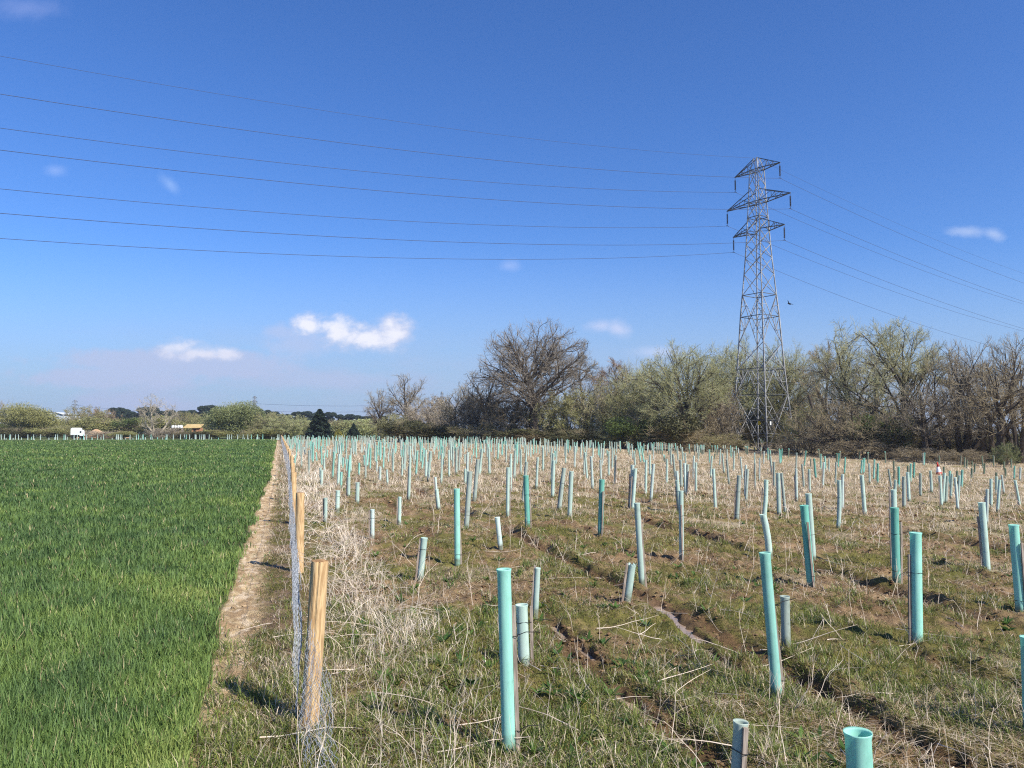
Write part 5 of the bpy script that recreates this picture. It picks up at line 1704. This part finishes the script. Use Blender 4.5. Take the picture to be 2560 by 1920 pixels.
# hut with an ochre roof
p = ground_at(485, 214); hut = empty('timber_hut', p); tag(hut, 'small tan hut with a bright ochre roof beyond the wheat', 'hut')
z1 = at(485, 1069.5, 214).z - p.z; z2 = at(485, 1060, 214).z - p.z
MB().box(-.2, -1.1, 0, 2.0, 1.1, z1).build('wall', M['brick'], hut)
m = MB(); m.add([(-2.5, -1.5, z1), (2.3, -1.5, z1 + .05), (2.3, 1.2, z2), (-2.5, 1.2, z2 - .05), (-2.5, -1.5, z1 - .12), (2.3, -1.5, z1 - .07), (2.3, 1.2, z2 - .12), (-2.5, 1.2, z2 - .17)],
               [(0, 1, 2, 3), (7, 6, 5, 4), (0, 4, 5, 1), (1, 5, 6, 2), (2, 6, 7, 3), (3, 7, 4, 0)]); m.build('roof', M['roof'], hut)
MB().box(.3, -1.13, z1 - 1.2, .9, -1.103, z1 - .25).build('window', M['dark'], hut)
m = MB(); m.bar((-2.3, -1.2, 0), (-2.3, -1.2, z1 - .1), .12); m.bar((-2.3, 1.0, 0), (-2.3, 1.0, z2 - .2), .12); m.build('roof_post', M['stake'], hut)
for i, (px, w) in enumerate(((432, .8), (439, .7), (446, .7), (453, .9))):
    p = at(px, 1066.5, 216); q = MB(); q.lathe([(w * .42, 0), (w * .52, .15), (w * .5, .6), (w * .3, .85), (w * .12, .9)], 10, close=True)
    o = q.build('white_sack', M['white']); o.location = (p.x, p.y, p.z - .45)
    tag(o, ['leftmost', 'second from left', 'third from left', 'rightmost'][i] + ' of four white sacks left of the ochre hut', 'sack', 'white sacks by the hut')
pz = min(at(px, 1066.5, 216).z - .45 for px in (432, 453))
a = at(429, 1066, 216); b = at(456, 1066, 216)
st = empty('pallet_stack', (a.x, 216, float(ground(a.x, 216)))); tag(st, 'low stack of timber pallets under the white sacks by the hut', 'pallets')
m = MB(); n_l = 6; hh = pz - float(ground(a.x, 216))
for i in range(n_l):
    z0 = hh * i / n_l; z1_ = hh * (i + 1) / n_l - .02
    m.box(-.1, -.5, z1_ - .08, b.x - a.x + .1, .5, z1_)
    for x in np.linspace(0, b.x - a.x - .1, 4): m.box(x, -.45, z0 - .018, x + .1, .45, z1_ - .083)
m.build('pallet', M['stake'], st)
# soil heap
p = ground_at(250, 212); me_v = []; xs = np.linspace(-9, 9, 46); ys = np.linspace(-3, 3, 16)
Xg, Yg = np.meshgrid(xs, ys, indexing='ij'); hz_ = (at(250, 1073, 212).z - p.z)
Zg = hz_ * np.exp(-(Yg / 1.7) ** 2) * (np.exp(-((Xg + 1) / 3.4) ** 2) + .6 * np.exp(-((Xg - 5) / 2.4) ** 2)) * (.85 + .3 * vn(Xg + 20, Yg + 20, .9)) - .05
Vg = np.stack([Xg, Yg, Zg], -1).reshape(-1, 3); i_, j_ = np.meshgrid(np.arange(45), np.arange(15), indexing='ij'); b_ = i_ * 16 + j_
q = np.stack([b_, b_ + 16, b_ + 17, b_ + 1], -1).reshape(-1, 4)
o = link('soil_heap', mesh_np('soil_heap', Vg, q, np.arange(len(q)) * 4, [M['heap']], smooth=True)); o.location = p
tag(o, 'orange brown heap of soil right of the white lorry', 'soil heap')
# arched shed and long low shed
p = at(136, 1042, 420); z0 = float(base(p.x, 420)); sh = empty('arched_shed', (p.x, 420, z0)); tag(sh, 'pale arched roof shed showing above the far left hedge', 'shed')
zt = at(120, 1030, 420).z - z0; zb = at(120, 1036.5, 420).z - z0
m = MB(); n = 14; vs = [(-7.5 + 15 * k / n, y, zb + (zt - zb) * math.sin(math.pi * k / n)) for y in (-5, 5) for k in range(n + 1)]
m.add(vs, [(k, k + 1, n + 2 + k, n + 1 + k) for k in range(n)] + [tuple(range(n + 1))[::-1], tuple(range(n + 1, 2 * n + 2))], 0); m.build('roof', M['lightroof'], sh)
MB().box(-7.3, -4.8, 0, 7.3, 4.8, zb - .02).build('wall', M['grey'], sh)
m = MB().tube([(-7.6 + 15.2 * k / n, -5.15, zb + (zt - zb) * math.sin(math.pi * k / n) - .25) for k in range(n + 1)], .22, 4); m.build('roof_edge', M['darksteel'], sh)
m = MB(); m.box(7.6, -4, 0, 15.5, 4, zb - .6); m.build('side_wing', M['lightroof'], sh); MB().box(7.6, -4.2, zb - .58, 15.8, 4.2, zb - .25).build('wing_roof', M['darksteel'], sh)
p = at(267, 1041, 420); z0 = float(base(p.x, 420)); sh = empty('white_shed', (p.x, 420, z0)); tag(sh, 'small bright white shed roof left of the leftmost pine', 'shed')
zt = at(267, 1035.5, 420).z - z0; m = MB(); m.box(-2.2, -3, 0, 2.2, 3, zt - .8); m.build('wall', M['white'], sh)
m = MB(); m.add([(-2.4, -3.2, zt - .78), (2.4, -3.2, zt - .78), (2.4, 3.2, zt - .78), (-2.4, 3.2, zt - .78), (-2.4, 0, zt), (2.4, 0, zt)], [(0, 1, 5, 4), (3, 4, 5, 2), (0, 4, 3), (1, 2, 5), (0, 3, 2, 1)]); m.build('roof', M['white'], sh)
# caravan at the left edge
p = ground_at(7, 222); cv_ = empty('caravan', p); tag(cv_, 'whitish caravan cut off by the left edge behind the bushes', 'caravan')
zc = at(7, 1056, 222).z - p.z
m = MB(); m.add([(-1.6, -1, .5), (1.4, -1, .5), (1.6, -1, zc - .6), (1.2, -1, zc), (-1.5, -1, zc), (-1.6, 1, .5), (1.4, 1, .5), (1.6, 1, zc - .6), (1.2, 1, zc), (-1.5, 1, zc)],
               [(0, 1, 2, 3, 4), (9, 8, 7, 6, 5), (0, 5, 6, 1), (1, 6, 7, 2), (2, 7, 8, 3), (3, 8, 9, 4), (4, 9, 5, 0)]); m.build('body', M['white'], cv_)
MB().box(-1.0, -1.03, zc - 1.1, .9, -1.003, zc - .5).build('window', M['glass'], cv_)
MB().lathe([(.3, -.1), (.3, .1)], 12, (0, 0, 0), close=True).build('wheel', M['dark'], cv_)
w = [c for c in cv_.children if c.name.startswith('wheel')][0]; w.rotation_euler = (math.pi / 2, 0, 0); w.location = (0, -.9, .3)

# traffic cone
p = hit(2348, 1186); top = at(2343, 1155.5, p.y); h = (top - p).length; cone = empty('traffic_cone', p); orient(cone, (top - p).normalized()); tag(cone, 'red and white traffic cone standing in the grass on the right', 'traffic cone')
k_ = h / .75
MB().lathe([(.165 * k_, .04), (.135 * k_, .22 * h)], 16, mi=0).build('lower_band', M['red'], cone)
MB().lathe([(.135 * k_, .22 * h), (.075 * k_, .64 * h)], 16).build('white_band', M['white'], cone)
MB().lathe([(.075 * k_, .64 * h), (.022 * k_, h), (.012, h)], 16, close=True).build('tip', M['red'], cone)
MB().box(-.21, -.21, 0, .21, .21, .038).build('base', M['dark'], cone)

# bird
c = at(1973.6, 758.5, 55); m = MB()
m.tube([(-.13, 0, -.02), (-.07, 0, 0), (0, .02, -.02), (.07, .05, -.06), (.10, .06, -.09)], [.015, .05, .06, .04, .012], 7)
o = m.build('bird', M['bird']); o.location = c


def wing(pts, chords):
    m = MB(); vs = []
    for (x, y, z), ch in zip(pts, chords):
        vs += [(x, y - ch / 2, z + .006), (x, y + ch / 2, z), (x, y, z - .008)]
    fs = []
    for i in range(len(pts) - 1):
        a = i * 3; fs += [(a, a + 1, a + 4, a + 3), (a + 1, a + 2, a + 5, a + 4), (a + 2, a, a + 3, a + 5)]
    m.add(vs, fs); return m


wing([(-.02, 0, 0), (-.07, 0, .09), (-.09, .02, .17), (-.11, .04, .25)], [.14, .15, .12, .02]).build('wing', M['bird'], o)
wing([(.02, 0, 0), (.11, 0, -.04), (.19, .02, -.06), (.29, .03, -.07)], [.14, .15, .12, .02]).build('wing', M['bird'], o)
tag(o, 'dark bird gliding just right of the pylon', 'bird')

# tree just outside the picture on the right, whose shade falls across the grass by the cone
sd = empty('x', (0, 0, 0)); bpy.data.objects.remove(sd)
q = rw.copy(); COL.objects.link(q)
for c_ in list(rw.children):
    e = c_.copy(); COL.objects.link(e); e.parent = q
X_, Y_ = 45.5, 48.0
q.location = (X_, Y_, float(ground(X_, Y_))); q.scale = (.72, .60, .85); q.name = 'willow_bush'
q['label'] = 'willow bush just outside the right edge shading the grass near the cone'; q['group'] = 'bushes at the right'

# ------------------------------------------------------------------ puddles in the ruts
def puddle(x0, y0, x1, y1, w, lab, seed):
    a = Vector((x0, y0, 0)); b = Vector((x1, y1, 0)); n = 30; ax = (b - a).normalized(); nn = Vector((ax.y, -ax.x, 0)); z = float(min(base(x0, y0), base(x1, y1))) - .040
    a = a - ax * w; b = b + ax * w; L = []; Rr = []
    for i in range(n + 1):
        t = i / n; p = a.lerp(b, t); ww = w * 1.5 * (math.sin(math.pi * min(max(t, .01), .99)) ** .4)
        L.append((p.x - nn.x * ww, p.y - nn.y * ww, z)); Rr.append((p.x + nn.x * ww, p.y + nn.y * ww, z))
    m = MB(); m.add(L + Rr, [(i, i + 1, n + 2 + i, n + 1 + i) for i in range(n)])
    return tag(m.build('puddle', M['water']), lab, 'puddle', kind='structure')


for i_, lab in enumerate(('long muddy puddle in the rut right of the short torn tube', 'small muddy puddle at the lower end of the rut', 'tiny puddle right of the short stout tubes', 'second tiny puddle in the same rut', 'muddy puddle in the foreground rut', 'small puddle at the lower edge left of the grey tube')):
    puddle(*PUD[i_], lab, i_)

# ------------------------------------------------------------------ dry weed stalks: thin branching stems
def weeds():
    r = np.random.default_rng(61)
    x, y, d = scatter(11000, 3.6, 34, -25, 44)
    u = x - xf(y)
    band = np.exp(-((u - .70) / .45) ** 2) * (.22 + .78 * sstep(6.5, 10.0, y))
    k = (u > -.45) & (r.random(len(x)) < .09 + .91 * band + .12 * sstep(12, 25, d)); x, y, d, band = x[k], y[k], d[k], band[k]
    n = len(x); P = np.stack([x, y, ground(x, y) - .02], -1)
    a = r.random(n) * 6.28; ln = np.where(r.random(n) < .35, 1.1, .35) * r.random(n)
    Dr = np.stack([np.cos(a) * ln, np.sin(a) * ln, np.ones(n)], -1)
    L = .16 + .40 * r.random(n) ** 1.6 + .38 * band * r.random(n)
    sc = np.maximum(1, d / 8)
    bb = (band > .3) & (r.random(n) < .8); th = 6.28 * vn(x, y, .55, 1) * 1.3 + r.standard_normal(n) * .5
    Dr[bb] = np.stack([np.cos(th[bb]) * .9, np.sin(th[bb]) * .9, .55 + .8 * r.random(bb.sum())], -1); L = np.where(bb, .30 + .50 * r.random(n), L)
    PL = grow(r, P, Dr, L, 7, .10, -.02); k_ = np.where(bb)[0]
    if len(k_): PL[k_] = grow(r, P[k_], Dr[k_], L[k_], 7, .09, -.16)
    PL[:, :, 2] = np.maximum(PL[:, :, 2], ground(PL[:, :, 0], PL[:, :, 1]) + .006)
    R0 = .0021 * sc * (.7 + .8 * r.random(n))
    ch = [tubes_np(PL, R0, R0 * .4, 3)]
    P2, D2, L2, r2, _ = spawn(r, PL, L, R0, 3, .35, 1, .65, .25, .45, .2)
    P2L = grow(r, P2, D2, L2, 3, .2, .03); ch.append(tubes_np(P2L, r2 * .7, r2 * .3, 3))
    # a few fallen pale canes
    m = 150; x, y, d = scatter(m, 3.8, 16, -23, 40); kk = (x - xf(y)) > -.5; x, y = x[kk], y[kk]; m = len(x)
    a = r.random(m) * 6.28; P = np.stack([x, y, ground(x, y) + .015 + .03 * r.random(m)], -1); Dr = np.stack([np.cos(a), np.sin(a), .12 * r.random(m)], -1)
    PL = grow(r, P, Dr, .25 + .55 * r.random(m), 5, .07, -.01); ch.append(tubes_np(PL, .0030 + .0028 * r.random(m), np.full(m, .0014), 4))
    cols = []
    V = np.concatenate([c[0] for c in ch]); off = 0; Qs = []
    for v, q in ch: Qs.append(q + off); off += len(v)
    Q = np.concatenate(Qs)
    t = np.repeat(r.random(len(V) // 3 + 1), 3)[:len(V)]
    col = ramp(.35 + .6 * fbm(V[:, 0] * 9, V[:, 1] * 9, 1.0, 2) + .1 * t, [(0, (.30, .21, .13)), (.4, (.47, .37, .27)), (.8, (.68, .58, .47)), (1, (.78, .70, .60))])
    me = mesh_np('dry_weeds', V, Q, np.arange(len(Q)) * 4, [M['stalk']], None, col)
    tag(link('dry_weeds', me), 'pale dry branching weed stalks thickest along the fence', 'dry weeds', kind='stuff')


weeds()
# clods and stones on the bare clay strip
def stones():
    r = np.random.default_rng(71); x, y, d = scatter(5200, 3.5, 40, -38, 30); u = x - xf(y)
    k = ((u > -1.0) & (u < -.42)); x, y, d = x[k], y[k], d[k]
    x2, y2, d2 = scatter(60000, 3.5, 34, -18, 44); fz = np.abs(furrow(x2, y2)); k = (x2 - xf(y2) > .6) & (r.random(len(x2)) < .05 + 9 * np.clip(fz - .012, 0, .1) + .25 * (fbm(x2, y2, .9, 0) < .42)) & (puddle_dip(x2, y2) < .3)
    x2, y2, d2 = x2[k], y2[k], d2[k]; n1 = len(x); x = np.concatenate([x, x2]); y = np.concatenate([y, y2]); d = np.concatenate([d, d2]); n = len(x)
    s = (.006 + .024 * r.random(n) ** 3) * np.maximum(1, d / 12)
    tmpl = np.array([(1, 0, 0), (-1, 0, 0), (0, 1, 0), (0, -1, 0), (0, 0, 1), (0, 0, -1), (.62, .62, .5), (-.62, .62, .4), (.62, -.62, .4), (-.62, -.62, .5)])
    f = np.array([(0, 6, 4), (6, 2, 4), (2, 7, 4), (7, 1, 4), (1, 9, 4), (9, 3, 4), (3, 8, 4), (8, 0, 4), (0, 2, 6), (2, 1, 7), (1, 3, 9), (3, 0, 8), (2, 0, 5), (1, 2, 5), (3, 1, 5), (0, 3, 5)])
    sh = tmpl[None] * (.6 + .7 * r.random((n, 10, 3))) * s[:, None, None] * np.array([1.2, 1.2, .75])
    P = np.stack([x, y, ground(x, y) + s * .2], -1); V = (P[:, None] + sh).reshape(-1, 3)
    Q = (np.arange(n)[:, None, None] * 10 + f[None]).reshape(-1, 3)
    c = np.repeat(ramp(r.random(n), [(0, (.36, .25, .14)), (.7, (.55, .40, .24)), (1, (.68, .56, .42))]), 10, axis=0)
    c[n1 * 10:] = np.repeat(ramp(r.random(n - n1), [(0, (.11, .065, .035)), (.6, (.22, .135, .07)), (1, (.36, .25, .14))]), 10, axis=0)
    me = mesh_np('clods', V, Q, np.arange(len(Q)) * 3, [M['soil']], None, c)
    tag(link('clods', me), 'loose clods and pebbles on the bare clay strip', 'clods', kind='stuff')


stones()
print('objects', len(COL.objects))


# ------------------------------------------------------------------ thin air between the camera and the far things
hz = MB(); hz.box(-7000, -7000, -4.0, 7000, 7000, 62)
hm = bpy.data.materials.new('haze'); hm.use_nodes = True; t = hm.node_tree; t.nodes.clear()
pv = N(t, 'ShaderNodeVolumePrincipled'); pv.inputs['Density'].default_value = HAZE; pv.inputs['Color'].default_value = (.80, .88, 1.0, 1); pv.inputs['Anisotropy'].default_value = .2
t.links.new(pv.outputs[0], N(t, 'ShaderNodeOutputMaterial').inputs['Volume'])
tag(hz.build('haze', hm), 'thin pale air haze over the whole scene', 'haze', kind='stuff')
